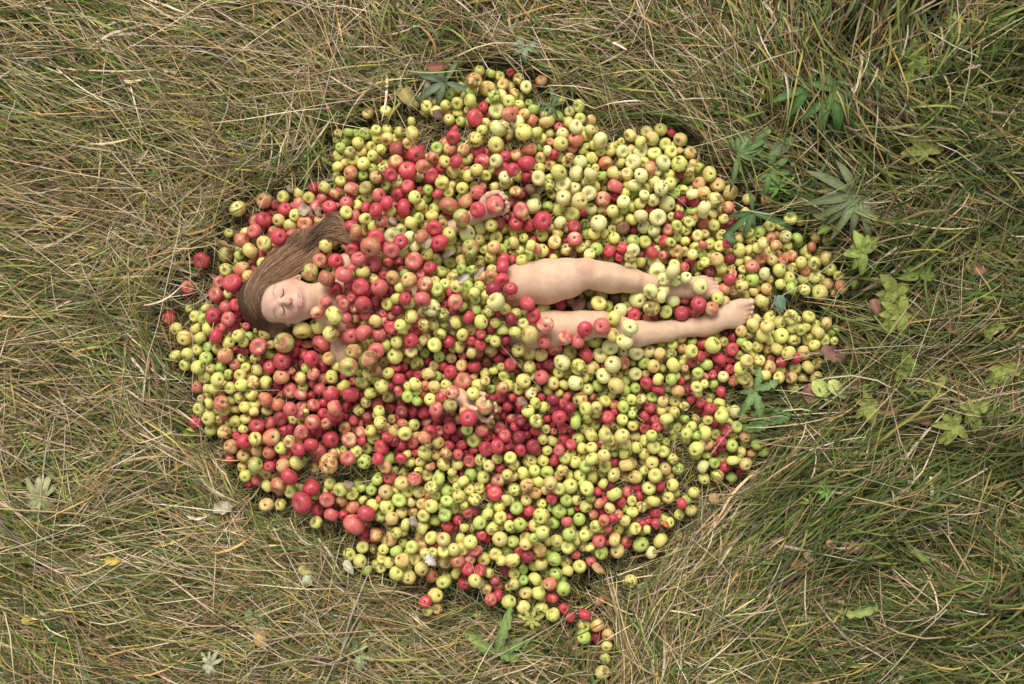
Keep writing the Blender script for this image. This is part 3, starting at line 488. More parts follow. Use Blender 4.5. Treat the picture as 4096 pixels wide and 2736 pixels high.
# lower foot
ell(2826, 1316, .130, .034, .027, .030, 15, k=.02); cap(2775, 1309, .142, 32, 2850, 1290, .146, 34, .02)
ell(2880, 1275, .145, .060, .036, .028, 20, k=.02); ell(2935, 1258, .142, .040, .044, .021, 20, k=.02)
ell(2958, 1215, .142, .024, .016, .018, 20, k=.012)
for a in [((2955, 1222, .144, 19), (3004, 1207, .146, 15)), ((2960, 1240, .146, 12), (3009, 1229, .142, 10)), ((2958, 1257, .144, 11), (3004, 1249, .138, 9.5)), ((2955, 1272, .142, 11), (2998, 1267, .134, 9)), ((2945, 1290, .138, 12), (2990, 1284, .130, 9))]:
    m_ = lerp(np.array(a[0]), np.array(a[1]), .55); m_[2] += .005
    cap(*a[0], *m_, k=.007); cap(*m_, *a[1], k=.004)
ell(2842, 1296, .163, .010, .010, .008, k=.012)
# upper foot
ell(2668, 1168, .128, .032, .027, .030, 0, k=.02); cap(2680, 1152, .145, 31, 2740, 1150, .150, 33, .02)
ell(2765, 1150, .146, .058, .034, .027, 0, k=.02); ell(2815, 1150, .145, .036, .036, .020, -10, k=.02)
for a in [((2830, 1176, .147, 17), (2884, 1172, .150, 14)), ((2828, 1155, .148, 12), (2880, 1149, .146, 9.5)), ((2822, 1140, .146, 11), (2866, 1131, .142, 9)), ((2812, 1128, .144, 11), (2846, 1117, .138, 9)), ((2796, 1118, .140, 11), (2824, 1110, .134, 9))]:
    m_ = lerp(np.array(a[0]), np.array(a[1]), .55); m_[2] += .005
    cap(*a[0], *m_, k=.007); cap(*m_, *a[1], k=.004)
# upper hand (palm up, cupping an apple): palm, thumb, four fingers
cap(1905, 862, .165, 26, 1935, 845, .170, 30, .02)
ell(1957, 828, .168, .036, .034, .015, 30, k=.014); ell(1940, 800, .177, .020, .014, .013, 60, k=.012); ell(1958, 858, .172, .026, .012, .013, 10, k=.012)
chain([(1936, 805, .180, 15), (1953, 781, .193, 12.5), (1974, 772, .205, 11), (1993, 768, .212, 9)], .006)
chain([(1978, 798, .176, 12), (2000, 781, .190, 10.5), (2008, 776, .205, 9.5), (2005, 780, .214, 8.5)], .005)
chain([(1990, 812, .174, 12), (2017, 797, .188, 10.5), (2023, 792, .205, 9.5), (2016, 792, .216, 8.5)], .005)
chain([(1992, 828, .174, 12), (2022, 822, .188, 10.5), (2031, 817, .203, 9.5), (2026, 811, .214, 8.5)], .005)
chain([(1982, 848, .174, 12), (2010, 850, .186, 10), (2028, 841, .198, 9), (2032, 829, .208, 8)], .005)
# lower hand
cap(1835, 1582, .155, 26, 1855, 1600, .162, 28, .02)
ell(1885, 1625, .165, .040, .032, .015, -40, k=.014); ell(1860, 1618, .178, .020, .013, .014, -50, k=.012)
chain([(1850, 1605, .175, 15), (1866, 1628, .198, 13), (1884, 1633, .215, 11.5), (1906, 1637, .226, 9.5)], .006)
chain([(1895, 1592, .172, 12), (1916, 1575, .188, 11), (1934, 1578, .202, 10), (1948, 1590, .214, 9)], .005)
chain([(1912, 1606, .170, 12), (1945, 1592, .182, 10.5), (1962, 1592, .200, 10), (1966, 1606, .214, 9)], .005)
chain([(1920, 1628, .168, 12), (1958, 1632, .178, 10.5), (1980, 1628, .192, 10), (1984, 1643, .208, 8.5)], .005)
chain([(1908, 1655, .170, 12), (1935, 1679, .180, 10.5), (1953, 1683, .192, 9.5), (1967, 1668, .208, 8.5)], .005)
NB = len(PR)
# head
ell(1105, 1201, .160, .096, .073, .082, k=.02)
ell(1090, 1202, .190, .062, .064, .064, k=.03)
ell(1160, 1204, .182, .074, .061, .066, k=.03)
cap(1150, 1143, .160, 34, 1222, 1180, .185, 27, .03); cap(1152, 1266, .160, 34, 1222, 1234, .185, 27, .03)
cap(1225, 1200, .205, 25, 1225, 1214, .205, 25, .02)
cap(1150, 1162, .214, 26, 1172, 1170, .220, 22, .025); cap(1152, 1247, .214, 26, 1174, 1242, .220, 22, .025)
cap(1104, 1185, .240, 13, 1108, 1150, .228, 12, .02); cap(1106, 1226, .240, 13, 1110, 1260, .228, 12, .02)
ell(1131, 1172, .275, .020, .024, .024, k=.016, sub=True); ell(1133, 1240, .275, .020, .024, .024, k=.016, sub=True)
ell(1126, 1173, .238, .0125, .017, .0125, k=.007); ell(1128, 1238, .238, .0125, .017, .0125, k=.007)
cap(1118, 1206, .244, 10, 1152, 1207, .268, 10, .010); ell(1154, 1207, .266, .0105, .010, .010, k=.008)
ell(1159, 1195, .256, .0085, .006, .008, k=.006); ell(1159, 1219, .256, .0085, .006, .008, k=.006)
cap(1172, 1200, .258, 3.6, 1160, 1199, .254, 4.2, .002, True); cap(1172, 1214, .258, 3.6, 1160, 1215, .254, 4.2, .002, True)
ell(1188, 1207, .232, .020, .032, .022, k=.014)
chain([(1189, 1174, .241, 3), (1190, 1193, .248, 4.5), (1191, 1207, .250, 5), (1190, 1221, .248, 4.5), (1189, 1240, .241, 3)], .006)
chain([(1192, 1176, .239, 3), (1203, 1194, .246, 5.5), (1205, 1207, .248, 6), (1203, 1220, .246, 5.5), (1192, 1238, .239, 3)], .006)
chain([(1188, 1169, .250, 2.2), (1196, 1190, .255, 2.4), (1198, 1207, .257, 2.4), (1196, 1224, .255, 2.4), (1188, 1245, .250, 2.2)], .003, True)
cap(1168, 1183, .262, 2.5, 1190, 1168, .250, 2.5, .012, True); cap(1170, 1231, .262, 2.5, 1192, 1246, .250, 2.5, .012, True)
# ears
ell(1176, 1110, .165, .026, .011, .030, 8, k=.004); ell(1172, 1103, .178, .014, .006, .018, 8, k=.003, sub=True); ell(1192, 1113, .168, .010, .008, .010, k=.004)
ell(1178, 1291, .160, .026, .011, .028, -8, k=.004); ell(1174, 1298, .172, .014, .006, .016, -8, k=.003, sub=True)

BV, BQ = surface(PR, .0025)
bpx, bpy_ = PX(BV[:, 0], BV[:, 1], BV[:, 2])
nB = len(BV)
skin = np.array([.60, .405, .265])
bc = np.tile(skin, (nB, 1))
def blob(x, y, rx, ry, c, amt, z=None):
    w = np.exp(-((bpx - x) / rx) ** 2 - ((bpy_ - y) / ry) ** 2) * amt
    if z is not None: w = w * smooth(z - .012, z, BV[:, 2])
    bc[:] = bc * (1 - w[:, None]) + np.array(c) * w[:, None]
pink = (.60, .27, .21); fpink = (.58, .31, .25)
hd = (bpx < 1260) & (bpy_ > 1080) & (bpy_ < 1310)
bc[hd] = np.array([.61, .405, .285])
blob(1152, 1155, 32, 26, pink, .7, .2); blob(1165, 1250, 34, 24, pink, .75, .2); blob(1156, 1207, 14, 18, pink, .75, .2)
for q in (1199, 1215): blob(1163, q, 4, 4, (.20, .05, .04), .9, .2)  # shade inside the nostrils, painted dark red into the skin colour
blob(1075, 1215, 40, 60, fpink, .5); blob(1230, 1207, 18, 26, fpink, .35); blob(1176, 1106, 34, 18, (.62, .27, .20), .6)
for e in (1173, 1238): blob(1124, e, 12, 22, (.50, .27, .21), .35, .2)
blob(2336, 1072, 40, 30, (.60, .30, .22), .55); blob(2392, 1288, 34, 26, (.56, .32, .24), .3)
blob(2870, 1145, 40, 45, (.60, .31, .24), .45); blob(2990, 1245, 40, 55, (.60, .31, .24), .4); blob(2835, 1330, 30, 20, (.58, .30, .22), .3)
blob(1975, 810, 70, 70, (.62, .31, .25), .6); blob(1920, 1630, 80, 70, (.63, .34, .27), .5)
for s_ in (1, -1): pass
mm = np.minimum(np.hypot((bpx - 1192) / 4, (bpy_ - 1207) / 33), np.hypot((bpx - 1202) / 5, (bpy_ - 1207) / 28))
wl_ = smooth(1.1, .7, mm) * (BV[:, 2] > .235) * .75
bc = bc * (1 - wl_[:, None]) + np.array([.52, .19, .17]) * wl_[:, None]
# soft veins and uneven tone
tn = .5 + .5 * np.sin(bpx / 23 + 2 * np.sin(bpy_ / 31)) * np.sin(bpy_ / 19 + 1.5 * np.sin(bpx / 37))
bc *= (1 + .05 * (tn - .5))[:, None]
# toenails and fingernails: paler plates on the tips
for x, y, rx, ry in [(3006, 1206, 9, 9), (3012, 1229, 5, 5), (3007, 1249, 5, 5), (3000, 1267, 4, 4), (2886, 1172, 9, 8), (2883, 1149, 5, 5), (2869, 1131, 4.5, 4.5), (1900, 1636, 9, 7)]:
    w = smooth(1.1, .7, np.hypot((bpx - x) / rx, (bpy_ - y) / ry)) * (BV[:, 2] > .135) * .6
    bc = bc * (1 - w[:, None]) + np.array([.74, .56, .49]) * w[:, None]
person = mk('person', BV, BQ, M_SKIN, attrs={'col': ('FLOAT_COLOR', c4(bc, nB))}, loc=(0, 0, 0))
tag(person, 'woman lying on her back with eyes closed and long brown hair, covered in apples', 'person')

# heights of things below the camera, for laying stuff on top
def topz(prims, px, py, hi=.32, lo=.05, step=.002):
    px = np.atleast_1d(np.asarray(px, float)); py = np.atleast_1d(np.asarray(py, float))
    zs = np.arange(hi, lo, -step)
    out = np.full(len(px), -1.)
    kk = (ZC - zs) / D * S
    for i in range(0, len(px), 4000):
        x = (px[i:i + 4000, None] - 2048) * kk; y = -(py[i:i + 4000, None] - 1368) * kk
        X = np.stack([x, y, np.broadcast_to(zs, x.shape)], -1)
        ins = sdf(prims, X) < 0
        f = ins.argmax(1); ok = ins.any(1)
        out[i:i + 4000] = np.where(ok, zs[f], -1)
    return out
def tube(path, rad, n=5, colr=(1, 1, 1)):
    path = np.asarray(path, float); m = len(path); rad = np.broadcast_to(rad, m)
    t = np.gradient(path, axis=0); t /= np.linalg.norm(t, axis=1)[:, None] + 1e-9
    up = np.where(np.abs(t[:, 2:3]) > .9, [[1., 0, 0]], [[0, 0, 1.]])
    a = np.cross(t, up); a /= np.linalg.norm(a, axis=1)[:, None] + 1e-9; b_ = np.cross(a, t)
    th = np.arange(n) * 2 * pi / n
    V = path[:, None] + rad[:, None, None] * (np.cos(th)[None, :, None] * a[:, None] + np.sin(th)[None, :, None] * b_[:, None])
    i = np.arange(m - 1)[:, None] * n; j = np.arange(n)[None]; jn = (j + 1) % n
    F = np.stack([i + j, i + jn, i + n + jn, i + n + j], -1).reshape(-1, 4)
    return V.reshape(-1, 3), F
def join(parts):
    V, F, C, o = [], [], [], 0
    for v, f, c in parts:
        V.append(v); F.append(np.asarray(f) + o); C.append(c4(c, len(v))); o += len(v)
    return np.concatenate(V), np.concatenate(F), np.concatenate(C)
def mkj(name, parts, mat, parent=None, loc=None, smooth=True):
    V, F, C = join(parts); return mk(name, V, F, mat, parent, {'col': ('FLOAT_COLOR', C)}, smooth, loc)
def curve(pts, n=16):
    pts = np.asarray(pts, float); m = len(pts)
    t = np.linspace(0, m - 1, n); i = np.clip(t.astype(int), 0, m - 2); u = (t - i)[:, None]
    p = np.concatenate([[2 * pts[0] - pts[1]], pts, [2 * pts[-1] - pts[-2]]])
    a, b_, c, d = p[i], p[i + 1], p[i + 2], p[i + 3]
    return .5 * ((2 * b_) + (c - a) * u + (2 * a - 5 * b_ + 4 * c - d) * u ** 2 + (3 * b_ - a - 3 * c + d) * u ** 3)
HEAD = PR[NB:]
# lashes, brows, teeth, earrings
def face_line(pts, lift, rad, colr, n=14):
    c = curve(pts, n); z = topz(HEAD, c[:, 0], c[:, 1], step=.0005, lo=.15)
    p = np.array([P(a, b_, q + lift) for (a, b_), q in zip(c, z)])
    return tube(p, rad * np.sin(np.linspace(.45, pi - .45, n)) ** .5, 5) + (colr,)
for pts in ([(1122, 1190), (1130, 1182), (1134, 1171), (1132, 1155)], [(1125, 1222), (1132, 1230), (1136, 1241), (1135, 1257)]):
    mkj('eyelashes', [face_line(pts, .0016, .0016, (.045, .02, .015))], M_HAIR, person)
for pts, sgn in (([(1101, 1192), (1096, 1176), (1096, 1158), (1103, 1142)], 1), ([(1102, 1222), (1097, 1238), (1098, 1254), (1107, 1268)], -1)):
    br = []
    c = curve(pts, 60)
    for i in range(60):
        x, y = c[i]; x += RNG.normal(0, 3.0)
        q = [(x, y), (x - 2, y - sgn * 3), (x - 1, y - sgn * 8)]
        q = np.array(q); z = topz(HEAD, q[:, 0], q[:, 1], step=.001, lo=.15)
        br.append(tube(np.array([P(a, b_, w + .0004) for (a, b_), w in zip(q, z)]), [.0004, .0004, .0002], 4) + ((.40, .26, .17),))
    mkj('eyebrow', br, M_HAIR, person)
tp = []
for i in range(6):
    y = 1194 + i * 5.2
    c = P(1197, y, topz(HEAD, 1197, y, step=.0005, lo=.15)[0] + .0003)
    tp.append(tube([c + (-.0012, 0, 0), c + (.0012, 0, 0)], [.0016, .0014], 8) + ((.78, .72, .62),))
mkj('teeth', tp, M_PLAIN, person)
mkj('lip_line', [face_line([(1190, 1169), (1195, 1180), (1198, 1194), (1198, 1207), (1198, 1220), (1196, 1233), (1192, 1246)], -.0001, .0012, (.13, .035, .03), 24)], M_SKIN, person)
for x, y, zz in ((1198, 1114, .185), (1201, 1283, .178)):
    th = np.linspace(0, pi, 8); c = P(x, y, zz)
    mkj('earring', [tube([c + (0, 0, .0028 * cos(t)) for t in th], .0028 * np.sin(th) + 1e-5, 10) + ((.75, .72, .68),)], M_PLAIN, person)

# hair: a scalp mass and combed strands swept to the upper right
PB = PR; PR = []
ell(1083, 1201, .150, .104, .085, .086, k=.02)
ell(1120, 1205, .14, .08, .088, .06, k=.02)
chain([(1055, 1125, .135, 55), (1130, 1050, .130, 50), (1195, 1000, .115, 30)], .03)
chain([(1050, 1280, .125, 42), (1110, 1315, .120, 36), (1180, 1325, .115, 24)], .03)
cap(1165, 1080, .13, 28, 1240, 1015, .12, 18, .03)
HP = PR; PR = PB
HV, HQ = surface(HP, .005)
hn = len(HV)
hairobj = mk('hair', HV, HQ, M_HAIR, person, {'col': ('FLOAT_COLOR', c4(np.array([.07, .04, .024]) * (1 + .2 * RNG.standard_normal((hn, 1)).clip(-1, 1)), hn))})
SP = []
def strands(outer, inner, n, t0=(0, .35), t1=(.6, 1), jit=11, colr=None, lift=.007, wid=.0011, base=.160, spread=1.3):
    o = curve(outer, 60); q = curve(inner, 60); m = 18
    nl = max(6, n // 55); lk = RNG.integers(0, nl, n); s = np.clip(np.linspace(0, 1, nl) + RNG.normal(0, .02, nl), -.05, 1.05)[lk] + RNG.normal(0, .45 / nl, n)
    loose = RNG.random(n) < .25; s = np.where(loose, RNG.random(n), s)
    a = RNG.uniform(*t0, n); b_ = np.minimum(1, RNG.uniform(*t1, nl)[lk] * RNG.uniform(.88, 1.03, n))
    t = a[:, None] + (b_ - a)[:, None] * np.linspace(0, 1, m)
    s2 = np.clip(s[:, None] + (RNG.normal(0, .13, nl)[lk] + RNG.normal(0, .03, n) + loose * RNG.normal(0, .12, n))[:, None] * t * spread + .05 * np.sin(t * 9 + s[:, None] * 30), -.15, 1.15)
    f = t * 59; i = np.clip(f.astype(int), 0, 58); u = (f - i)[..., None]
    po = o[i] * (1 - u) + o[i + 1] * u; pi_ = q[i] * (1 - u) + q[i + 1] * u
    p = po * (1 - s2[..., None]) + pi_ * s2[..., None]
    ph = RNG.uniform(0, 6.3, (n, 1)); w = np.sin(t * RNG.uniform(6, 14, (n, 1)) + ph) * jit * RNG.uniform(.2, 1, (n, 1)) * (.3 + t)
    d = np.gradient(p, axis=1); d /= np.linalg.norm(d, axis=2)[..., None] + 1e-9
    p = p + np.stack([-d[..., 1], d[..., 0]], -1) * w[..., None]
    z = np.maximum(topz(HP, p[..., 0].ravel(), p[..., 1].ravel(), lo=.10, step=.003), topz(HEAD, p[..., 0].ravel(), p[..., 1].ravel(), lo=.10, step=.003) + .0015).reshape(p.shape[:2])
    zt = np.maximum(z, base)
    # smooth along the strand
    for _ in range(3): zt[:, 1:-1] = np.maximum(zt[:, 1:-1], (zt[:, :-2] + zt[:, 2:]) / 2)
    zt = zt + RNG.uniform(.0, lift, (n, 1)) + .002 * np.sin(t * 11 + ph)
    kk = (ZC - zt) / D * S
    X = np.stack([(p[..., 0] - 2048) * kk, -(p[..., 1] - 1368) * kk, zt], -1)
    tt = np.gradient(X, axis=1); tt /= np.linalg.norm(tt, axis=2)[..., None] + 1e-9
    side = np.cross(tt, [0, 0, 1.]); side /= np.linalg.norm(side, axis=2)[..., None] + 1e-9
    roll = RNG.uniform(-.6, .6, (n, 1, 1)); side = side * np.cos(roll) + np.array([0, 0, 1.]) * np.sin(roll)
    ww = (wid * RNG.uniform(.6, 1.3, (n, 1)) * np.minimum(1, (1.02 - np.linspace(0, 1, m)) * 3))[..., None]
    V = np.stack([X - side * ww / 2, X + side * ww / 2], 2).reshape(-1, 3)
    b0 = (np.arange(n) * m * 2)[:, None] + np.arange(m - 1)[None] * 2
    F = np.stack([b0, b0 + 1, b0 + 3, b0 + 2], -1).reshape(-1, 4)
    pal = np.array([[.22, .125, .068], [.155, .085, .046], [.31, .19, .108], [.10, .055, .032], [.42, .28, .165], [.25, .125, .062]])
    cc = pal[RNG.choice(6, n, p=[.28, .24, .18, .14, .06, .10])] * RNG.uniform(.7, 1.3, (n, 1))
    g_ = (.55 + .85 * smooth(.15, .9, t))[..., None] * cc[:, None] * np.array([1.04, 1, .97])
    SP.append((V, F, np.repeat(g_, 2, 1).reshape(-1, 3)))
strands([(1085, 1318), (1012, 1268), (984, 1195), (1008, 1120), (1075, 1040), (1170, 965), (1270, 905), (1390, 850)],
        [(1062, 1290), (1040, 1250), (1034, 1195), (1062, 1138), (1150, 1095), (1230, 1040), (1290, 985), (1400, 925)], 3600)
strands([(1030, 1150), (1080, 1090), (1170, 1010), (1260, 930), (1340, 870), (1365, 880)],
        [(1060, 1138), (1120, 1112), (1200, 1070), (1260, 1010), (1330, 950), (1430, 975)], 1500, t0=(0, .2), t1=(.8, 1), jit=14, spread=2.)
strands([(1012, 1255), (1030, 1310), (1080, 1350), (1140, 1360), (1200, 1350)],
        [(1045, 1255), (1070, 1290), (1110, 1300), (1150, 1300), (1190, 1306)], 1300, jit=6, base=.125)
strands([(1180, 990), (1250, 920), (1300, 875), (1335, 858), (1362, 900), (1380, 950)], [(1220, 1010), (1270, 965), (1320, 935), (1370, 940), (1410, 965), (1440, 1000)], 420, jit=16, spread=3., base=.168)
strands([(1120, 1060), (1160, 970), (1200, 925), (1230, 930)], [(1150, 1030), (1200, 975), (1250, 945), (1290, 915)], 160, jit=18, spread=3., base=.165)
V, F, C = [], [], []
o_ = 0
for v, f, c in SP: V.append(v); F.append(f + o_); C.append(c); o_ += len(v)
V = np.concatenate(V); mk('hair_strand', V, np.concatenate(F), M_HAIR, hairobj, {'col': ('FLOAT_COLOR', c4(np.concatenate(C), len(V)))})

# ------------------------------------------------------------------ apples
KIND = {  # skin colour, blush colour, blush amount
    'y': ((.66, .63, .17), (.62, .45, .15), .30), 'g': ((.44, .54, .12), (.49, .52, .13), .35),
    'l': ((.72, .68, .28), (.70, .57, .24), .28), 'a': ((.67, .57, .19), (.64, .33, .13), .42),
    'o': ((.62, .46, .18), (.56, .16, .10), .58), 'p': ((.66, .42, .22), (.57, .11, .11), .70),
    'r': ((.62, .28, .16), (.49, .045, .072), .82), 'd': ((.30, .07, .055), (.27, .026, .045), .88),
    'k': ((.40, .43, .12), (.42, .13, .08), .50), 'n': ((.17, .09, .05), (.12, .06, .035), .5)}
NA = len(AP)
arng = np.random.default_rng(11)
TORSO = [p for p in PR]
body_top = topz(PR, apx, apy, step=.004)
# filler apples lying under the ones listed
cells = np.argwhere(samp(cov_m, gxx, gyy) > .74)
nf = 6000; ff = cells[arng.choice(len(cells), nf)]
fx = gxx[ff[:, 0], ff[:, 1]] + arng.uniform(-10, 10, nf); fy = gyy[ff[:, 0], ff[:, 1]] + arng.uniform(-10, 10, nf)
fbt = topz(PR, fx, fy, step=.004)
keep = (fbt < 0) | ((fx > 1300) & (fx < 1420) & (fy > 1265) & (fy < 1365)) | ((fx > 1400) & (fx < 2020) & (fy > 1010) & (fy < 1470)) | ((fx > 1410) & (fx < 1870) & (np.abs(fy - (1062 - (fx - 1395) * .36)) < 55)) | ((fx > 1440) & (fx < 1810) & (np.abs(fy - (1420 + (fx - 1378) * .4)) < 60))
near = np.array([((apx - x) ** 2 + (apy - y) ** 2).argmin() for x, y in zip(fx, fy)])
fx, fy, near, fbt = fx[keep], fy[keep], near[keep], fbt[keep]; nf = len(fx)
fr = arng.uniform(21, 29, nf); fk = [apk[i] for i in near]
X_ = np.concatenate([fx, apx]); Y_ = np.concatenate([fy, apy]); R_ = np.concatenate([fr, apr * 1.04]); K_ = fk + apk
BT = np.concatenate([fbt, body_top])
order = list(range(nf)) + list(nf + np.argsort(apr + arng.normal(0, 2.5, NA)))
# things placed by hand: apples held in the hands come last and sit on the palms
HELD = {(1984, 821): .214, (1936, 1634): .214, (1891, 1575): .205}
held_i = {}
for (hx, hy), hz in HELD.items():
    i = int(((apx - hx) ** 2 + (apy - hy) ** 2).argmin()); held_i[nf + i] = hz
ONLEG = np.array([(2010, 1065), (1969, 1101), (2007, 1121), (2051, 1167), (2110, 1210), (2171, 1233), (2136, 1263), (2180, 1300), (2178, 1369), (2221, 1392), (2263, 1350), (2338, 1318), (2407, 1305), (2456, 1274), (2520, 1309), (2499, 1366), (2451, 1338), (2599, 1280), (2534, 1260), (2660, 1262), (2625, 1050), (2626, 1083), (2654, 1116), (2689, 1088), (2699, 1121), (2752, 1108), (2804, 1152), (2603, 1167), (2554, 1195), (2655, 1177), (2751, 1189), (2121, 1343), (1305, 1203), (1274, 1250), (1340, 1160)])
drop = set()
for i in range(nf, len(X_)):
    if BT[i] > 0 and (X_[i] > (2150 if Y_[i] > 1240 else 2045) or X_[i] < 1290) and not (2150 < X_[i] < 2600 and Y_[i] > 1332) and (i not in held_i):
        if np.hypot(*(ONLEG - (X_[i], Y_[i])).T).min() > 22:
            BT[i] = -1.
            if R_[i] < 23: drop.add(i)
zz = np.zeros(len(X_)); placed = []
T_ = terrain_px(X_, Y_)
wx, wy, wr = X_ * S, Y_ * S, R_ * S
RIM = .038 * (1 - smooth(.45, .9, samp(cov_m, X_, Y_))) + .008
bins = {}
for i in order:
    if i in drop: continue
    r = wr[i]
    z = T_[i] + r * .92 + (0 if i < nf else RIM[i])
    if math.hypot(X_[i] - 2934, Y_[i] - 1202) < 16: zz[i] = z - .03
    elif i in held_i:
        zz[i] = held_i[i]
    else:
        bx, by = int(wx[i] / .09), int(wy[i] / .09)
        nb = [j for u in (-1, 0, 1) for v in (-1, 0, 1) for j in bins.get((bx + u, by + v), ())]
        if i < nf and any((wx[i] - wx[j]) ** 2 + (wy[i] - wy[j]) ** 2 < (.85 * (r + wr[j])) ** 2 for j in nb):
            drop.add(i); continue
        onbody = BT[i] > 0
        if onbody: z = max(z, BT[i] + r * .55)
        for _ in range(12):
            z0_ = z
            for j in nb:
                if i in held_i or j in held_i: continue
                d2 = (wx[i] - wx[j]) ** 2 + (wy[i] - wy[j]) ** 2
                f_ = .88 if j < nf else .94
                rr = (f_ * (r + wr[j])) ** 2 - d2
                if rr > 0 and z < zz[j] + math.sqrt(rr) and z > zz[j] - math.sqrt(rr) * (1 if z < zz[j] - .6 * math.sqrt(rr) else 99):
                    z = zz[j] + math.sqrt(rr)
            if onbody:
                for _k in range(20):
                    kk = (ZC - z) / D
                    if sdf(PR if 900 < X_[i] < 1400 else PR[:NB], np.array([(X_[i] - 2048) * S * kk, -(Y_[i] - 1368) * S * kk, z])) > r * .9 * kk: break
                    z += .004
            if z - z0_ < 1e-4: break
        if i >= nf: z = min(z, .30)
        zz[i] = z
    bins.setdefault((int(wx[i] / .09), int(wy[i] / .09)), []).append(i)
print('apple heights', np.percentile(zz[nf:], [5, 50, 95, 100]), 'fillers', nf - len(drop))

def template(nu, nv):
    th = np.linspace(0, pi, nv + 1)[1:-1]; ph = np.arange(nu) * 2 * pi / nu
    th, ph_ = np.meshgrid(th, ph, indexing='ij')
    th = np.concatenate([[0], th.ravel(), [pi]]); ph_ = np.concatenate([[0], ph_.ravel(), [0]])
    n = nv - 1
    i = 1 + np.arange(n - 1)[:, None] * nu; j = np.arange(nu)[None]; jn = (j + 1) % nu
    Q = np.stack([i + j, i + nu + j, i + nu + jn, i + jn], -1).reshape(-1, 4)
    j = np.arange(nu); jn = (j + 1) % nu
    T = np.concatenate([np.stack([np.zeros(nu, int), 1 + j, 1 + jn], 1), np.stack([np.full(nu, 1 + n * nu), 1 + (n - 1) * nu + jn, 1 + (n - 1) * nu + j], 1)])
    return th, ph_, Q, T
def apple_shape(rg, th, ph):
    top = rg.uniform(.26, .40); bot = rg.uniform(.14, .24); k = rg.uniform(.0, .12)
    rho = np.sin(th) ** .92 * (1 + k * np.cos(th)) * (1 + rg.uniform(.005, .035) * np.cos(5 * ph + rg.uniform(0, 6)) * smooth(1.2, 2.9, th))
    z = rg.uniform(.84, .95) * np.cos(th) - top * np.exp(-(th / .42) ** 2) + bot * np.exp(-((pi - th) / .36) ** 2)
    L = np.stack([rho * np.cos(ph), rho * np.sin(ph), z], -1)
    for _ in range(3):
        d = rg.normal(size=3); d /= np.linalg.norm(d)
        L = L * (1 + rg.uniform(-.11, .09) * smooth(.1, 1., L @ d))[:, None]
    L[:, :2] *= rg.uniform(.92, 1.06, 2)
    return L
def rotm(axis, spin):
    z = axis / np.linalg.norm(axis); a = np.array([1., 0, 0]) if abs(z[0]) < .8 else np.array([0, 1., 0])
    x = np.cross(a, z); x /= np.linalg.norm(x); y = np.cross(z, x)
    x2 = x * cos(spin) + y * sin(spin); y2 = np.cross(z, x2)
    return np.stack([x2, y2, z], 1)
THH, PHH, QH, TH_ = template(28, 18)
THL, PHL, QL, TL = template(18, 12)
def apple_geo(i, hi):
    rg = np.random.default_rng(1000 + i)
    th, ph = (THH, PHH) if hi else (THL, PHL)
    L = apple_shape(rg, th, ph)
    m = rg.random()
    if m < .30: ax = rg.normal(0, .45, 3) + (0, 0, 1.)
    elif m < .66: ax = rg.normal(0, .45, 3) - (0, 0, 1.)
    else: ax = rg.normal(0, 1, 3) * (1, 1, .5)
    M = rotm(ax, rg.uniform(0, 6.3))
    z = zz[i]; kk = (ZC - z) / D
    r = R_[i] * S * kk
    c = np.array([(X_[i] - 2048) * S * kk, -(Y_[i] - 1368) * S * kk, z])
    V = (L * r) @ M.T
    k = KIND[K_[i]]
    ca_ = np.array(k[0]) * rg.uniform(.85, 1.10) * rg.uniform(.95, 1.05, 3); cb_ = np.array(k[1]) * rg.uniform(.82, 1.12)
    bl = np.clip(k[2] + rg.normal(0, .10), 0, 1.1); rot = max(0, rg.normal(.22, .30)) if K_[i] in 'yagdkn' else max(0, rg.normal(.0, .3))
    if K_[i] == 'n': rot = 1.5
    n = len(V)
    at = {'lc': np.asarray(L), 'ca': c4(ca_, n), 'cb': c4(cb_, n), 'pm': np.tile([bl, min(rot, 1.), rg.uniform(0, 50)], (n, 1))}
    stem = None
    ends = []
    if rg.random() < .55:
        b0 = L[0]; ln = rg.uniform(.25, .6); dv = rg.normal(0, .18, 2)
        pth = np.array([b0 - (0, 0, .05), b0 + (dv[0] * .4, dv[1] * .4, ln * .5), b0 + (dv[0], dv[1], ln)])
        stem = tube((curve(pth, 5) * r) @ M.T, [.0011, .0009, .0009, .0010, .0015], 5)
    b1 = L[-1]; sv = []
    for q in range(5):
        a = q * 2 * pi / 5 + rg.uniform(-.2, .2); d1 = np.array([cos(a), sin(a), 0]); d2 = np.array([-sin(a), cos(a), 0])
        sv.append([b1 + d1 * .02 + d2 * .045 + (0, 0, .0), b1 + d1 * .02 - d2 * .045, b1 + d1 * rg.uniform(.13, .2) - (0, 0, rg.uniform(.02, .12)), b1 + d1 * .10 + d2 * .03 - (0, 0, .08)])
    cal = ((np.array(sv).reshape(-1, 3) * r) @ M.T, np.arange(20).reshape(5, 4))
    return c, V, at, stem, cal, M
TY = {'lc': 'FLOAT_VECTOR', 'ca': 'FLOAT_COLOR', 'cb': 'FLOAT_COLOR', 'pm': 'FLOAT_VECTOR'}
# the 300 that show largest: an object each
vis = [v for v in np.argsort(-apr) if (v + nf) not in drop][:300]
for h in held_i:
    if h - nf not in vis: vis[[v for v in range(299, 0, -1) if vis[v] + nf not in held_i][0]] = h - nf
vis = vis[:300]; visset = set(int(v) for v in vis)

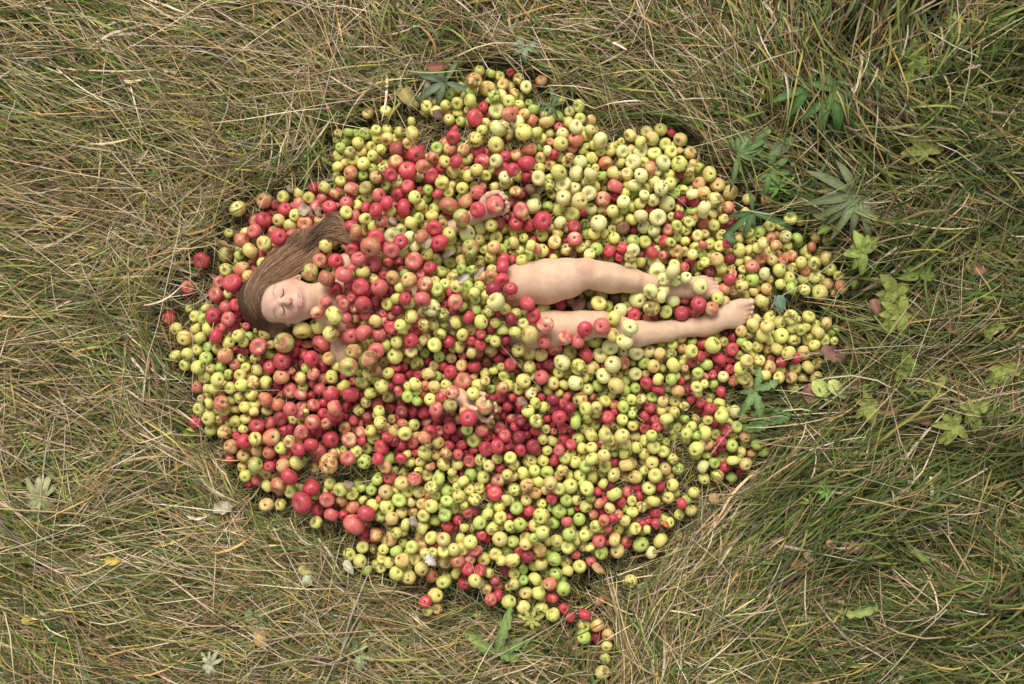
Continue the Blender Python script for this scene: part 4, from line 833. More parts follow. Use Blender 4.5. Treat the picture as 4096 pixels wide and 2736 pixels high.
# labels: colour + the landmark it lies by + its rank on that side
CN = {'y': 'yellow-green', 'g': 'green', 'l': 'pale cream-yellow', 'a': 'golden yellow', 'o': 'orange-blushed', 'p': 'pinkish-red', 'r': 'crimson', 'd': 'dark red', 'k': 'mottled green-red', 'n': 'rotten brown'}
LM = [('her hair tips', 1390, 880), ('her forehead', 1000, 1200), ('her chin', 1265, 1220), ('her upper ear', 1176, 1080), ('her lower ear', 1180, 1310),
      ('the upper hand', 1975, 815), ('the lower hand', 1910, 1630), ('her upper knee', 2340, 1090), ('her lower knee', 2396, 1290), ('the upper foot', 2820, 1150),
      ('the lower foot', 2920, 1265), ('her lower calf', 2600, 1340), ('her upper thigh', 2150, 1120), ('her lower thigh', 2180, 1340), ('her upper calf', 2500, 1115),
      ('the dark leaf between her legs', 2317, 1215), ('the rosy leaf up top', 1753, 268), ('the pile\'s top edge', 1980, 290), ('the pile\'s right tip', 3370, 1140),
      ('the pile\'s bottom tail', 2380, 2560), ('the pile\'s far left corner', 700, 1420), ('the pile\'s upper left corner', 1250, 560), ('the pile\'s upper right corner', 2720, 560),
      ('the pile\'s lower right lobe', 2940, 1900), ('the pile\'s lower left corner', 1060, 1980), ('the big yellow-green leaf', 3310, 1560), ('her covered left shoulder', 1395, 1060), ('her covered right shoulder', 1360, 1410),
      ('her covered waist', 1760, 1240), ('the pile\'s left middle edge', 830, 1650), ('the pile\'s bottom left edge', 1480, 2250), ('the pile\'s lower middle', 2000, 2000), ('the pile\'s upper middle', 1750, 640), ('the pale round leaf', 890, 2030)]
DIRS = ['right of', 'below and right of', 'below', 'below and left of', 'left of', 'above and left of', 'above', 'above and right of']
ORD = ['nearest', 'second nearest', 'third nearest', 'fourth nearest', 'fifth nearest', 'sixth nearest', 'seventh nearest', 'eighth nearest', 'ninth nearest', 'tenth nearest'] + ['%dth nearest' % i for i in range(11, 60)]
lab = {}
key = {}
for i in range(NA):
    dd = [math.hypot(apx[i] - x, apy[i] - y) for _, x, y in LM]; m = int(np.argmin(dd))
    a = math.atan2(apy[i] - LM[m][2], apx[i] - LM[m][1]); s_ = int(round(a / (pi / 4))) % 8
    key.setdefault((apk[i], m, s_), []).append((dd[m], i))
for (k, m, s_), lst in key.items():
    lst.sort()
    for q, (d, i) in enumerate(lst):
        if i not in visset: continue
        size = 'big ' if apr[i] > 33 else ''
        if d < 45 and len(lst) == 1: t = '%s%s apple right beside %s' % (size, CN[k], LM[m][0])
        elif len(lst) == 1: t = '%s%s apple, sole one %s %s' % (size, CN[k], DIRS[s_], LM[m][0])
        else: t = '%s%s apple, %s %s %s' % (size, CN[k], ORD[q], DIRS[s_], LM[m][0])
        lab[i] = t
HL = {(1984, 821): 'red apple resting in the palm of her upper hand', (1936, 1634): 'big golden and red apple held in her lower hand', (1891, 1575): 'small yellow apple on the wrist side of her lower hand',
      (1221, 849): None}
for (hx, hy), t in HL.items():
    if t: lab[int(((apx - hx) ** 2 + (apy - hy) ** 2).argmin())] = t
for (hx, hy), t in {(1305, 1203): 'small pink apple lying on her throat', (1274, 1250): 'small pink apple tucked under her chin', (2812, 1615): None, (3044, 1961): 'lone yellow-green apple in grass right of the lower right lobe', (2523, 2322): 'lone yellow-green apple lying in grass at lower right of pile',
                    (950, 832): 'lone golden apple in grass at the upper left of the pile', (807, 1039): 'lone crimson apple in grass left of her hair', (750, 1149): 'pinkish apple alone in the grass, leftmost above the pile corner',
                    (676, 1270): 'crimson apple, the leftmost apple of all, crossed by straws', (2270, 884): None}.items():
    j = int(((apx - hx) ** 2 + (apy - hy) ** 2).argmin())
    if t and j in visset and math.hypot(apx[j] - hx, apy[j] - hy) < 25: lab[j] = t
BROWN = (.12, .075, .035)
for v in vis:
    v = int(v); i = nf + v
    c, V, at, stem, cal, M = apple_geo(i, True)
    o = mk('apple', V, [QH, TH_], M_APPLE, attrs={k: (TY[k], a) for k, a in at.items()})
    o.location = c
    tag(o, lab[v], 'apple', 'apples heaped over and around the woman')
    vis_stem = stem is not None and (M[:, 2][2] > -.25)
    if vis_stem: mk('stem', stem[0], stem[1], M_STEM, o, {'col': ('FLOAT_COLOR', c4(BROWN, len(stem[0])))})
    if M[:, 2][2] < .25: mk('calyx', cal[0], cal[1], M_STEM, o, {'col': ('FLOAT_COLOR', c4((.07, .045, .025), 20))}, smooth=False)
# all the others as one
BVs, BQs, BTs, o_ = [], [], [], 0; AT = {k: [] for k in TY}; ST = []
for i in range(len(X_)):
    if i in drop or (i - nf) in visset: continue
    hi = i >= nf
    c, V, at, stem, cal, M = apple_geo(i, hi)
    BVs.append(V + c); q, t = (QH, TH_) if hi else (QL, TL)
    BQs.append(q + o_); BTs.append(t + o_); o_ += len(V)
    for k in TY: AT[k].append(at[k])
    if hi:
        if stem is not None: ST.append((stem[0] + c, stem[1], BROWN))
        ST.append((cal[0] + c, cal[1], (.07, .045, .025)))
rest = mk('apples', np.concatenate(BVs), [np.concatenate(BQs), np.concatenate(BTs)], M_APPLE, attrs={k: (TY[k], np.concatenate(AT[k])) for k in TY})
tag(rest, 'the many smaller yellow, green and red apples filling the heap', 'apples', kind='stuff')
V, F, C = join(ST); mk('stems', V, F, M_STEM, rest, {'col': ('FLOAT_COLOR', C)})['kind'] = 'stuff'

# ------------------------------------------------------------------ ground
def axis(lo, hi, fine, ext):
    a = np.arange(lo, hi + 1e-9, fine); g = fine; l, r = [], []
    x = hi
    while x < ext: g *= 1.35; x += g; r.append(x)
    x = lo; g = fine
    while x > -ext: g *= 1.35; x -= g; l.append(x)
    return np.concatenate([l[::-1], a, r])
gx = axis(-2.4, 2.4, .02, 60); gy = axis(-1.8, 1.8, .02, 60)
GX, GY = np.meshgrid(gx, gy)
gp = terrain_px(GX / S + 2048, 1368 - GY / S)
fall = smooth(2.2, 6, np.hypot(GX, GY))
gz = gp * (1 - fall) + fall * (.25 * np.sin(GX * .23 + 1) * np.sin(GY * .19) + .1 * np.sin(GX * .9) * np.cos(GY * .8))
gv = np.stack([GX, GY, gz - .004], -1).reshape(-1, 3)
ny, nx = GX.shape; ii = np.arange(ny - 1)[:, None] * nx + np.arange(nx - 1)[None]
gq = np.stack([ii, ii + 1, ii + nx + 1, ii + nx], -1).reshape(-1, 4)
tag(mk('ground', gv, gq, ground_mat()), kind='structure')

# ------------------------------------------------------------------ grass, combed by a flow field read off the photo
# px py angle(deg, image sense: 0 right, 90 down) spread dry length lift
FL = [(150, 150, 20, 14, .45, 1.2, .05), (150, 450, 24, 13, .25, 1.3, .05), (600, 150, 22, 16, .5, 1.3, .05), (1050, 180, 12, 18, .65, 1.3, .05), (250, 750, 8, 18, .45, 1.2, .04),
      (700, 500, 14, 25, .55, 1.0, .04), (700, 800, 30, 45, .6, .7, .03), (1100, 450, 40, 45, .5, .8, .03), (1300, 700, -20, 35, .4, .9, .04), (1500, 120, 25, 40, .55, .9, .04),
      (1900, 80, 15, 35, .5, 1., .04), (2300, 100, 35, 35, .45, .9, .04), (1450, 330, 5, 40, .6, .9, .03), (200, 1100, -10, 20, .5, 1., .04), (200, 1230, -5, 12, .35, 1.1, .04),
      (600, 1000, 0, 40, .65, .8, .03), (450, 1150, -20, 40, .6, .8, .03), (700, 900, -10, 25, .85, 1., .03), (200, 1350, 15, 14, .35, 1.2, .05), (550, 1500, 35, 30, .5, .9, .04), (200, 1650, -20, 50, .6, .7, .03),
      (700, 1450, 50, 15, .2, .9, .05), (760, 1600, 20, 25, .8, .7, .03), (600, 1750, 5, 25, .5, .9, .04), (300, 1900, 30, 40, .5, .8, .03), (900, 1950, 70, 40, .6, .7, .03),
      (1000, 2150, 30, 45, .5, .7, .03), (500, 2060, -8, 12, .3, 1., .04), (150, 2250, 25, 20, .35, 1.1, .05), (500, 2300, 15, 20, .4, 1.1, .04), (800, 2450, 15, 20, .45, 1.1, .04),
      (1100, 2450, -5, 20, .6, 1.1, .04), (1200, 2180, 60, 35, .35, .8, .04), (300, 2600, 35, 22, .4, 1., .05), (900, 2680, -12, 25, .3, 1., .05), (1350, 2500, -10, 45, .8, .9, .03),
      (1700, 2500, 10, 35, .6, .9, .03), (1700, 2680, 10, 25, .35, 1.1, .05), (2100, 2600, -20, 35, .45, .9, .04), (2400, 2450, 80, 25, .5, .9, .04), (2650, 2250, -55, 25, .55, 1., .04),
      (2650, 2550, 70, 28, .5, 1., .05), (2850, 2150, -35, 35, .75, .8, .03), (2800, 2450, -30, 40, .4, .8, .04), (2500, 150, 20, 35, .5, 1., .04), (2750, 120, 30, 25, .4, 1.1, .05), (2780, 400, 35, 25, .45, 1., .05),
      (3000, 100, 60, 30, .45, 1.1, .08), (3250, 150, -80, 16, .6, 1.3, .14), (3500, 200, -75, 18, .6, 1.3, .14), (3500, 60, -70, 20, .6, 1.3, .14), (3800, 180, -50, 40, .35, 1.1, .10), (3950, 400, 15, 30, .35, 1.2, .09),
      (3400, 420, 60, 22, .45, 1.3, .12), (3650, 450, 15, 30, .35, 1.2, .10), (3100, 500, 40, 35, .4, .8, .06), (3600, 650, 25, 25, .3, 1.3, .10), (3900, 700, -15, 22, .35, 1.3, .09), (3650, 850, -15, 25, .4, 1.3, .09),
      (3300, 900, 10, 35, .4, .9, .06), (3550, 1050, -20, 30, .35, 1.2, .08), (3900, 1050, -20, 35, .4, 1.2, .07), (3500, 1300, -10, 40, .5, .9, .05), (3900, 1350, -8, 25, .65, 1.1, .06),
      (3600, 1550, 5, 30, .5, 1., .05), (4000, 1600, -30, 30, .6, 1.1, .07), (3300, 1700, 0, 25, .7, 1., .05), (3600, 1760, -5, 14, .4, 1.4, .07), (3150, 1850, -30, 18, .4, 1.1, .07),
      (3350, 1850, -28, 12, .25, 1.5, .10), (3500, 1950, -45, 14, .15, 1.4, .10), (3250, 2020, -55, 12, .2, 1.4, .10), (3100, 2250, -60, 18, .3, 1.1, .07), (3800, 1950, -35, 35, .35, 1.1, .08),
      (3500, 2200, 20, 45, .45, .9, .06), (3900, 2150, 50, 40, .4, 1.1, .08), (3300, 2350, 10, 35, .5, .9, .05), (3200, 2550, -30, 25, .45, 1.1, .06), (2850, 2620, -25, 20, .35, 1.2, .06),
      (3600, 2450, -15, 30, .4, 1.2, .07), (3950, 2450, -10, 18, .2, 1.4, .10), (3900, 2650, -5, 20, .2, 1.4, .10), (3500, 2650, 10, 30, .5, 1.2, .07), (1800, 2350, 0, 40, .6, .8, .03)]
FL = np.array(FL, float)
def flow(px, py):
    px = np.clip(px, 0, 4096); py = np.clip(py, 0, 2736)
    d2 = (px[:, None] - FL[:, 0]) ** 2 + (py[:, None] - FL[:, 1]) ** 2
    w = np.exp(-d2 / (2 * 150. ** 2)) + 1e-6 / (1 + d2 / 1e5)
    a = np.radians(FL[:, 2]) * 2
    w /= w.sum(1)[:, None]
    A_ = np.arctan2(w @ np.sin(a), w @ np.cos(a)) / 2      # undirected average
    return A_, np.radians(w @ FL[:, 3]), w @ FL[:, 4], w @ FL[:, 5], w @ FL[:, 6]
PAL = np.array([[.105, .150, .040], [.075, .110, .030], [.150, .195, .055], [.085, .125, .050], [.210, .225, .075], [.330, .300, .100], [.38, .255, .110], [.40, .330, .200], [.52, .450, .330], [.21, .150, .085], [.12, .082, .050]])
PAL = np.clip(PAL.mean(1, keepdims=True) + (PAL - PAL.mean(1, keepdims=True)) * 1.08, .004, 1) * np.array([1.06, 1.0, .97])
GREEN = [.24, .20, .19, .20, .13, .03, .01, 0, 0, 0, 0]; DRY = [0, 0, .02, 0, .06, .08, .12, .29, .19, .16, .08]
def hollow(px, py):
    return np.maximum.reduce([np.exp(-((px - x) / rx) ** 2 - ((py - y) / ry) ** 2) for x, y, rx, ry in [(3430, 1270, 170, 300), (3650, 1180, 200, 130), (3560, 1560, 260, 110), (3960, 560, 90, 90), (4040, 2100, 90, 200), (3850, 2560, 200, 90), (3300, 2150, 160, 70), (3000, 900, 120, 160), (3130, 840, 120, 60), (4040, 170, 70, 100)]])
def blades(n_tuft, per, name, label, seed, lenr=(.16, .34), wid=(.0018, .0046), zr=(0, .05), dryshift=0., seg=7, lift_k=1., spread_k=1., stiff=False, inpile=.25, tuft_r=.035):
    rg = np.random.default_rng(seed)
    tx = rg.uniform(-800, 4896, n_tuft * 2); ty = rg.uniform(-650, 3386, n_tuft * 2)
    inside = (tx > -60) & (tx < 4156) & (ty > -60) & (ty < 2796)
    sel = inside | (rg.random(n_tuft * 2) < .35); tx, ty = tx[sel], ty[sel]
    m = samp(cov_m, tx, ty); keep = rg.random(len(tx)) > smooth(inpile, inpile + .25, m); tx, ty = tx[keep], ty[keep]
    n_tuft = len(tx)
    A_, Sg, Dr, Ln, Lf = flow(tx, ty)
    ta = A_ + rg.normal(0, 1, n_tuft) * Sg * spread_k + np.where(rg.random(n_tuft) < .5, pi, 0) * (rg.random(n_tuft) < .5)
    tcol = rg.random(n_tuft)
    t_i = np.repeat(np.arange(n_tuft), per); n = len(t_i)
    rx = tx[t_i] * S - 2048 * S + rg.normal(0, tuft_r, n); ry = -(ty[t_i] - 1368) * S + rg.normal(0, tuft_r, n)
    ang = -(ta[t_i] + rg.normal(0, .13, n) * (1 + 1.6 * Sg[t_i]))
    L = rg.uniform(*lenr, n) * Ln[t_i] * rg.uniform(.7, 1.2, n_tuft)[t_i]
    if stiff: L = L * .9
    cv = (rg.normal(0, .35, n_tuft)[t_i] + rg.normal(0, .28, n)) * (0.25 if stiff else 1)
    s = np.linspace(0, 1, seg)
    th = ang[:, None] + cv[:, None] * (s - .3) * 1.6 + (0 if stiff else .25) * np.sin(s * 5 + rg.uniform(0, 6, (n, 1))) * rg.random((n, 1))
    kink = rg.random(n) < .12
    th = th + (kink * rg.normal(0, .8, n))[:, None] * (s > rg.uniform(.3, .8, (n, 1)))
    ds = (L / (seg - 1))[:, None]
    X = rx[:, None] - .5 * L[:, None] * np.cos(ang)[:, None] + np.cumsum(np.cos(th) * ds, 1); Y = ry[:, None] - .5 * L[:, None] * np.sin(ang)[:, None] + np.cumsum(np.sin(th) * ds, 1)
    lift = Lf[t_i] * rg.uniform(.2, 1.3, n) * lift_k
    Z = rg.uniform(*zr, n)[:, None] + rg.uniform(0, .02, n_tuft)[t_i][:, None] + lift[:, None] * np.sin(pi * np.clip(s * rg.uniform(.55, 1., (n, 1)) + .04, 0, 1)) + .002
    PXX, PYY = X / S + 2048, 1368 - Y / S
    Z = Z + terrain_px(PXX, PYY)
    # discard blades that run deep into the heap
    cz = samp(cov_n, PXX, PYY); ok = (cz.max(1) < .25) | ((cz.mean(1) < .30) & (rg.random(n) < .20 + .5 * smooth(2950, 3150, tx[t_i]))) if inpile < .9 else np.full(n, True)
    rp = tx[t_i]
    if inpile > .9: ok &= rg.random(n) > np.maximum(smooth(.05, .10, Lf[t_i]) * .85, .6 * hollow(rp, ty[t_i]))
    else: ok &= rg.random(n) > np.maximum(.25 * smooth(2800, 3200, rp), .72 * hollow(rp, ty[t_i]))
    # where a blade tip meets the heap it bows over the rim
    if inpile < .9: Z = Z + .03 * smooth(.25, .7, samp(cov_m, PXX, PYY))
    X, Y, Z, th, L, kk = X[ok], Y[ok], Z[ok], th[ok], L[ok], t_i[ok]; n = len(X)
    w = (rg.uniform(*wid, n) * 1.12 * (1 + 5 * np.clip(Lf[kk] - .05, 0, .1)))[:, None] * np.minimum(1, (1.03 - s) * 2.4) * np.minimum(1, .55 + s * 2)
    roll = rg.uniform(-.9, .9, (n, 1)) + rg.normal(0, .5, (n, 1)) * s
    sx, sy, sz = -np.sin(th) * np.cos(roll), np.cos(th) * np.cos(roll), np.sin(roll)
    C0 = np.stack([X, Y, Z], -1); sd_ = np.stack([sx, sy, sz], -1) * (w / 2)[..., None]
    V = np.stack([C0 - sd_, C0 + sd_], 2).reshape(-1, 3)
    b0 = (np.arange(n) * seg * 2)[:, None] + np.arange(seg - 1)[None] * 2
    F = np.stack([b0, b0 + 1, b0 + 3, b0 + 2], -1).reshape(-1, 4)
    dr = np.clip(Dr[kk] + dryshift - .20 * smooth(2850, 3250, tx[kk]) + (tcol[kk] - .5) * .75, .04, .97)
    isdry = rg.random(n) < dr
    ci = np.where(isdry, rg.choice(11, n, p=np.array(DRY) / sum(DRY)), rg.choice(11, n, p=np.array(GREEN) / sum(GREEN)))
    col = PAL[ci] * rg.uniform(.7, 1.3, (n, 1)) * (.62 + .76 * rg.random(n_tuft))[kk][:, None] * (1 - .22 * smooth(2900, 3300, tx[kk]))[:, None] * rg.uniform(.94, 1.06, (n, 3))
    tip = PAL[rg.choice([5, 6, 7, 9], n)]
    f_ = (rg.random(n) * (rg.random(n) < .35))[:, None, None] * smooth(.45, 1., s)[None, :, None]
    CC = col[:, None] * (1 - f_) + tip[:, None] * f_
    CC = np.repeat(CC, 2, 1).reshape(-1, 3)
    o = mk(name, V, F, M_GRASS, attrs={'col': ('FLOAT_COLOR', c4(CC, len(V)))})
    tag(o, label, 'grass', kind='stuff'); print(name, n)
    return o
blades(4200, 14, 'thatch', 'matted dry stalks and moss-green litter lying under the grass', 21, lenr=(.05, .15), wid=(.0014, .0032), zr=(0, .008), dryshift=.22, seg=5, lift_k=.25, spread_k=2.6, inpile=.99, tuft_r=.06)
blades(5600, 16, 'grass', 'long combed green and straw grass blades round the heap', 22, lenr=(.18, .40), zr=(0, .06), lift_k=1.35, dryshift=.10)
blades(1500, 10, 'wide_grass', 'broader fresh green grass blades lying over the matted grass', 23, lenr=(.14, .34), wid=(.0045, .0085), zr=(.02, .06), dryshift=-.15, tuft_r=.03, lift_k=1.3)
blades(2700, 5, 'straw', 'thin pale dry stalks strewn over the grass', 24, lenr=(.25, .6), wid=(.0013, .0026), zr=(.05, .10), dryshift=.5, stiff=True, spread_k=1.3, tuft_r=.05)

# ------------------------------------------------------------------ single stalks, sticks
STRAW = (.56, .48, .36)
def zline(pts, z):
    c = curve(pts, 26); zz_ = terrain_px(c[:, 0], c[:, 1]); lf_ = flow(c[:, 0], c[:, 1])[4] * (1 - samp(cov_m, c[:, 0], c[:, 1]))
    return np.array([P(a, b_, max(z, q + .085 + 1.3 * w)) for (a, b_), q, w in zip(c, zz_, lf_)])
def stalk(pts, z, rad, colr, head, label, name='dry_grass_stalk', cat='grass stalk', group='long dry stalks lying across the grass'):
    p = zline(pts, z); p[:, 2] += .006 * np.sin(np.linspace(0, 9, 26) + pts[0][0])
    base = p.mean(0)
    r_ = empty(name, base)
    tag(r_, label, cat, group)
    mkj('stem', [tube(p - base, rad * np.linspace(1.15, .7, 26), 5) + (colr,)], M_WOOD, r_)
    if head:
        e = p[-1] - base; d = p[-1] - p[-4]; d /= np.linalg.norm(d); pr = []
        sd_ = np.cross(d, [0, 0, 1.])
        for i in range(26):
            u = i / 26; q = e + d * (u - .5) * head; s_ = (1 if i % 2 else -1)
            v = d * .9 + sd_ * s_ * RNG.uniform(.15, .4) + np.array([0, 0, RNG.uniform(-.2, .4)])
            pr.append(tube([q, q + v * .006, q + v * .013], [.0006, .0017, .0003], 4) + (np.array([.50, .41, .30]) * RNG.uniform(.8, 1.15),))
        mkj('seed_head', pr, M_WOOD, r_)
SK = [
 ([(723, 900), (640, 1260), (600, 1400), (575, 1560)], .10, 1.5, .07, 'long pale stalk with seed head left of the heap, running down the grass'),
 ([(297, 1495), (235, 1640), (185, 1800), (125, 2373)], .09, 1.5, 0, 'pale stalk running almost upright down the left edge'),
 ([(265, 1700), (250, 1900), (215, 2120), (205, 2330)], .09, 1.2, 0, 'shorter pale stalk just right of the left edge stalk'),
 ([(304, 0), (417, 209), (537, 417), (656, 656), (710, 805)], .10, 1.1, 0, 'thin straight straw slanting down from the top left edge'),
 ([(0, 178), (250, 160), (507, 137)], .09, 1.3, .05, 'pale stalk with seed head lying nearly level at upper left'),
 ([(417, 180), (270, 190), (100, 250), (12, 298)], .09, 1.0, .05, 'bent stalk with seed head touching the upper left edge'),
 ([(0, 224), (238, 334), (417, 405), (600, 470)], .10, 1.2, 0, 'pale straw sloping down right from the upper left edge'),
 ([(537, 137), (835, 215), (1312, 322)], .09, 1.3, 0, 'long straw in the dry swathe at the upper left'),
 ([(520, 180), (900, 195), (1250, 240)], .09, 1.3, 0, 'level straw above the dry swathe at the upper left'),
 ([(1378, 0), (1330, 240), (1252, 537), (1133, 686)], .10, 1.3, 0, 'curved straw hanging down left of the heap top'),
 ([(1346, 0), (1300, 200), (1150, 300)], .09, 1.0, 0, 'short straw slanting left near the top edge'),
 ([(0, 417), (150, 470), (298, 519), (620, 640)], .09, 1.2, 0, 'straw sloping down to the right under the left swathe'),
 ([(60, 400), (15, 540)], .10, 1.4, 0, 'short bent straw near the left edge'),
 ([(3675, 110), (3910, 229)], .16, 2.6, 0, 'thick broken pale stick at the upper right'),
 ([(3202, 425), (3318, 577), (3443, 701)], .14, 1.3, 0, 'thin straw between the two upper leafy plants'),
 ([(2700, 30), (2880, 180), (2990, 300)], .10, 1.4, 0, 'straw slanting down right from the top edge'),
 ([(3930, 195), (4096, 80)], .14, 1.3, 0, 'straw pointing to the upper right corner'),
 ([(3580, 335), (3790, 295), (3885, 272)], .13, 1.2, .03, 'thin straw lying level in the upper right grass'),
 ([(3536, 2266), (3297, 2218), (3180, 2192)], .11, 1.4, .07, 'stalk with a bristly seed head in the lower right grass'),
 ([(3784, 2436), (3650, 2580), (3518, 2731)], .12, 1.6, 0, 'straight pale straw slanting to the bottom edge at lower right'),
 ([(3569, 1967), (3580, 2060), (3590, 2158)], .12, 1.3, 0, 'short upright straw in the combed green grass at right'),
 ([(2700, 2343), (2860, 2450), (2998, 2546), (3118, 2695)], .10, 1.4, 0, 'long curved straw below the heap\'s lower right lobe'),
 ([(1200, 2449), (1380, 2583), (1468, 2681)], .09, 1.5, 0, 'straw crossing the fan of sticks at the bottom'),
 ([(1969, 2614), (2150, 2622), (2400, 2646)], .09, 1.2, 0, 'level straw over the grey tuft at the bottom'),
 ([(1969, 2717), (2080, 2680), (2184, 2632)], .10, 2.8, 0, 'thick pale blade over the grey tuft at the bottom'),
 ([(1942, 2646), (2150, 2540), (2309, 2440)], .10, 1.3, 0, 'straw rising to the right below the heap\'s bottom'),
 ([(579, 2140), (700, 2095), (836, 2057)], .09, 1.4, 0, 'white straw rising right, left of the pale round leaf'),
 ([(239, 2379), (370, 2335), (507, 2295)], .09, 1.4, 0, 'white straw rising right in the lower left grass'),
 ([(1093, 2110), (1200, 2319), (1260, 2450), (1331, 2636)], .10, 1.7, 0, 'thin brown stem running down to the fan of sticks'),
 ([(1835, 2080), (1880, 2230), (1935, 2404)], .15, .9, 0, 'straw running down over apples at the heap\'s bottom'),
 ([(1404, 2270), (1520, 2268), (1650, 2270)], .12, 1.1, 0, 'level straw over apples at the heap\'s bottom left'),
 ([(853, 1290), (835, 1400), (822, 1480), (800, 1680)], .155, 1.2, 0, 'upright straw over the yellow apples left of her face'),
 ([(768, 1300), (772, 1480), (770, 1600)], .13, 1.0, 0, 'thin upright straw at the heap\'s left edge'),
 ([(828, 1564), (970, 1562), (1117, 1560)], .155, 1.0, 0, 'level straw over apples at the heap\'s left'),
 ([(1906, 1264), (1975, 1345), (2040, 1422), (2168, 1562)], .20, .9, 0, 'thin straw slanting across the apples by her waist'),
 ([(3104, 1449), (3229, 1420), (3440, 1393), (3700, 1380)], .15, 1.5, 0, 'pale stalk pointing right from the heap\'s right lobe'),
 ([(3023, 958), (3140, 1060), (3271, 1164)], .15, 1.1, 0, 'straw slanting down over the right tip apples'),
 ([(3128, 1184), (3280, 1090), (3440, 955)], .15, 1.2, 0, 'straw rising right over the right tip apples'),
 ([(2841, 1818), (2910, 1735), (2978, 1651)], .15, 1.1, 0, 'straw over the lower right lobe, rising to the right'),
 ([(2279, 640), (2288, 760), (2292, 882)], .17, .9, 0, 'thin upright straw touching a red apple above the knee'),
 ([(2590, 742), (2690, 780), (2770, 850)], .17, 1.0, 0, 'straw over pale apples right of the heap\'s upper middle'),
 ([(640, 1150), (760, 1220), (930, 1105)], .12, 1.2, 0, 'straw bent over the red apples left of her hair'),
 ([(3330, 1230), (3370, 1150), (3560, 1010)], .13, 1.4, .05, 'straw with seed head right of the heap\'s right tip'),
]
for pts, z, rd, hd_, lb in SK: stalk(pts, z, rd * .00085, np.array(STRAW) * RNG.uniform(.85, 1.1), hd_, lb)
for pts, rd, lb in [
 ([(1360, 2640), (1400, 2480), (1471, 2297)], 3.6, 'thickest grey stick of the fan at the bottom, pointing up right'),
 ([(1350, 2650), (1400, 2530), (1462, 2424)], 3.0, 'shorter grey stick of the fan at the bottom'),
 ([(1345, 2660), (1200, 2640), (1000, 2675)], 2.6, 'stick of the fan pointing left along the bottom'),
 ([(1330, 2640), (1160, 2600), (980, 2480)], 2.2, 'reddish thin stem of the fan reaching up left'),
 ([(1340, 2650), (1300, 2736), (1270, 2790)], 3.0, 'stick of the fan running off the bottom edge'),
 ([(1340, 2640), (1450, 2690), (1560, 2740)], 1.8, 'stick of the fan pointing down right'),
 ([(0, 2035), (160, 2045), (350, 2060), (560, 2085)], 3.0, 'woody greenish stem lying level in the lower left grass'),
 ([(0, 2075), (40, 2130), (85, 2170)], 3.2, 'short dark purple stem at the left edge')]:
    stalk(pts, .075, rd * .0011, (.17, .11, .10) if 'purple' in lb else (.36, .28, .12) if 'greenish' in lb else (.33, .20, .17) if 'reddish' in lb else (.36, .29, .22), 0, lb, 'dry_stick', 'stick', 'dry sticks and woody stems in the grass')

# ------------------------------------------------------------------ leaves and leafy plants
def leaf(path, wid, colr, cup=.15, shape='lance', n=16, lobes=0, vein=(1.35, 1.25, 1.2), edge=None, seed=0):
    """flat thin leaf along a 3-D path; returns (V,F,C)"""
    rg = np.random.default_rng(seed + int(abs(path[0][0]) * 1e4))
    p = curve(path, n); t = np.gradient(p, axis=0); t /= np.linalg.norm(t, axis=1)[:, None]
    s = np.linspace(0, 1, n)
    if shape == 'lance': w = np.sin(pi * s ** .8) ** .8
    elif shape == 'round': w = np.sqrt(np.clip(1 - (2 * s - 1) ** 2, 0, 1)) * (1 + .12 * np.sin(s * 17))
    else: w = np.sin(pi * s ** .62) ** .7
    w = np.maximum(w, .04)
    if lobes: w = w * (1 + .32 * np.sin(s * lobes * 2 * pi) ** 3 - .1)
    side = np.cross(t, [0, 0, 1.]); side /= np.linalg.norm(side, axis=1)[:, None] + 1e-9
    up = np.cross(side, t)
    cols = np.array([-1, -.55, -.08, .08, .55, 1]); V = []
    wav = rg.uniform(.5, 1.5) * .09
    for i in range(n):
        for c_ in cols:
            V.append(p[i] + side[i] * c_ * w[i] * wid / 2 + up[i] * (abs(c_) ** 1.5 * cup * wid * .6 * w[i] + wav * wid * sin(s[i] * 11 + c_ * 2) * abs(c_) + rg.normal(0, .004) * wid))
    V = np.array(V); m = len(cols)
    a = np.arange(n - 1)[:, None] * m + np.arange(m - 1)[None]
    F = np.stack([a, a + m, a + m + 1, a + 1], -1).reshape(-1, 4)
    C = np.tile(np.array(colr, float), (n * m, 1)).reshape(n, m, 3)
    C[:, 2:4] = C[:, 2:4] * np.array(vein)
    if edge is not None:
        f_ = (rg.random((n, m)) * .6 + .4 * (np.abs(cols)[None] > .9) + .5 * (s[:, None] > .8)) * .6
        C = C * (1 - f_[..., None]) + np.array(edge) * f_[..., None]
    C = C.reshape(-1, 3) * rg.uniform(.9, 1.1)
    # give it thickness: an underside just below
    U = V - np.array([0, 0, .0006]); F2 = F[:, ::-1] + len(V)
    return np.concatenate([V, U]), np.concatenate([F, F2]), np.concatenate([C, C * np.array([1.15, 1.15, 1.2])])
def mleaf(name, parts, parent, mat=None):
    o_ = 0; V, F, C = [], [], []
    for v, f, c_ in parts: V.append(v); F.append(f + o_); C.append(c_); o_ += len(v)
    V = np.concatenate(V)
    return mk(name, V, np.concatenate(F), mat or M_LEAF, parent, {'col': ('FLOAT_COLOR', c4(np.concatenate(C), len(V)))})
def zt(px, py): return float(terrain_px(px, py))
def gt(px, py):
    lf = float(flow(np.array([float(px)]), np.array([float(py)]))[4][0])
    return zt(px, py) + .072 + lf * 1.0 * (1 - float(samp(cov_m, px, py)))
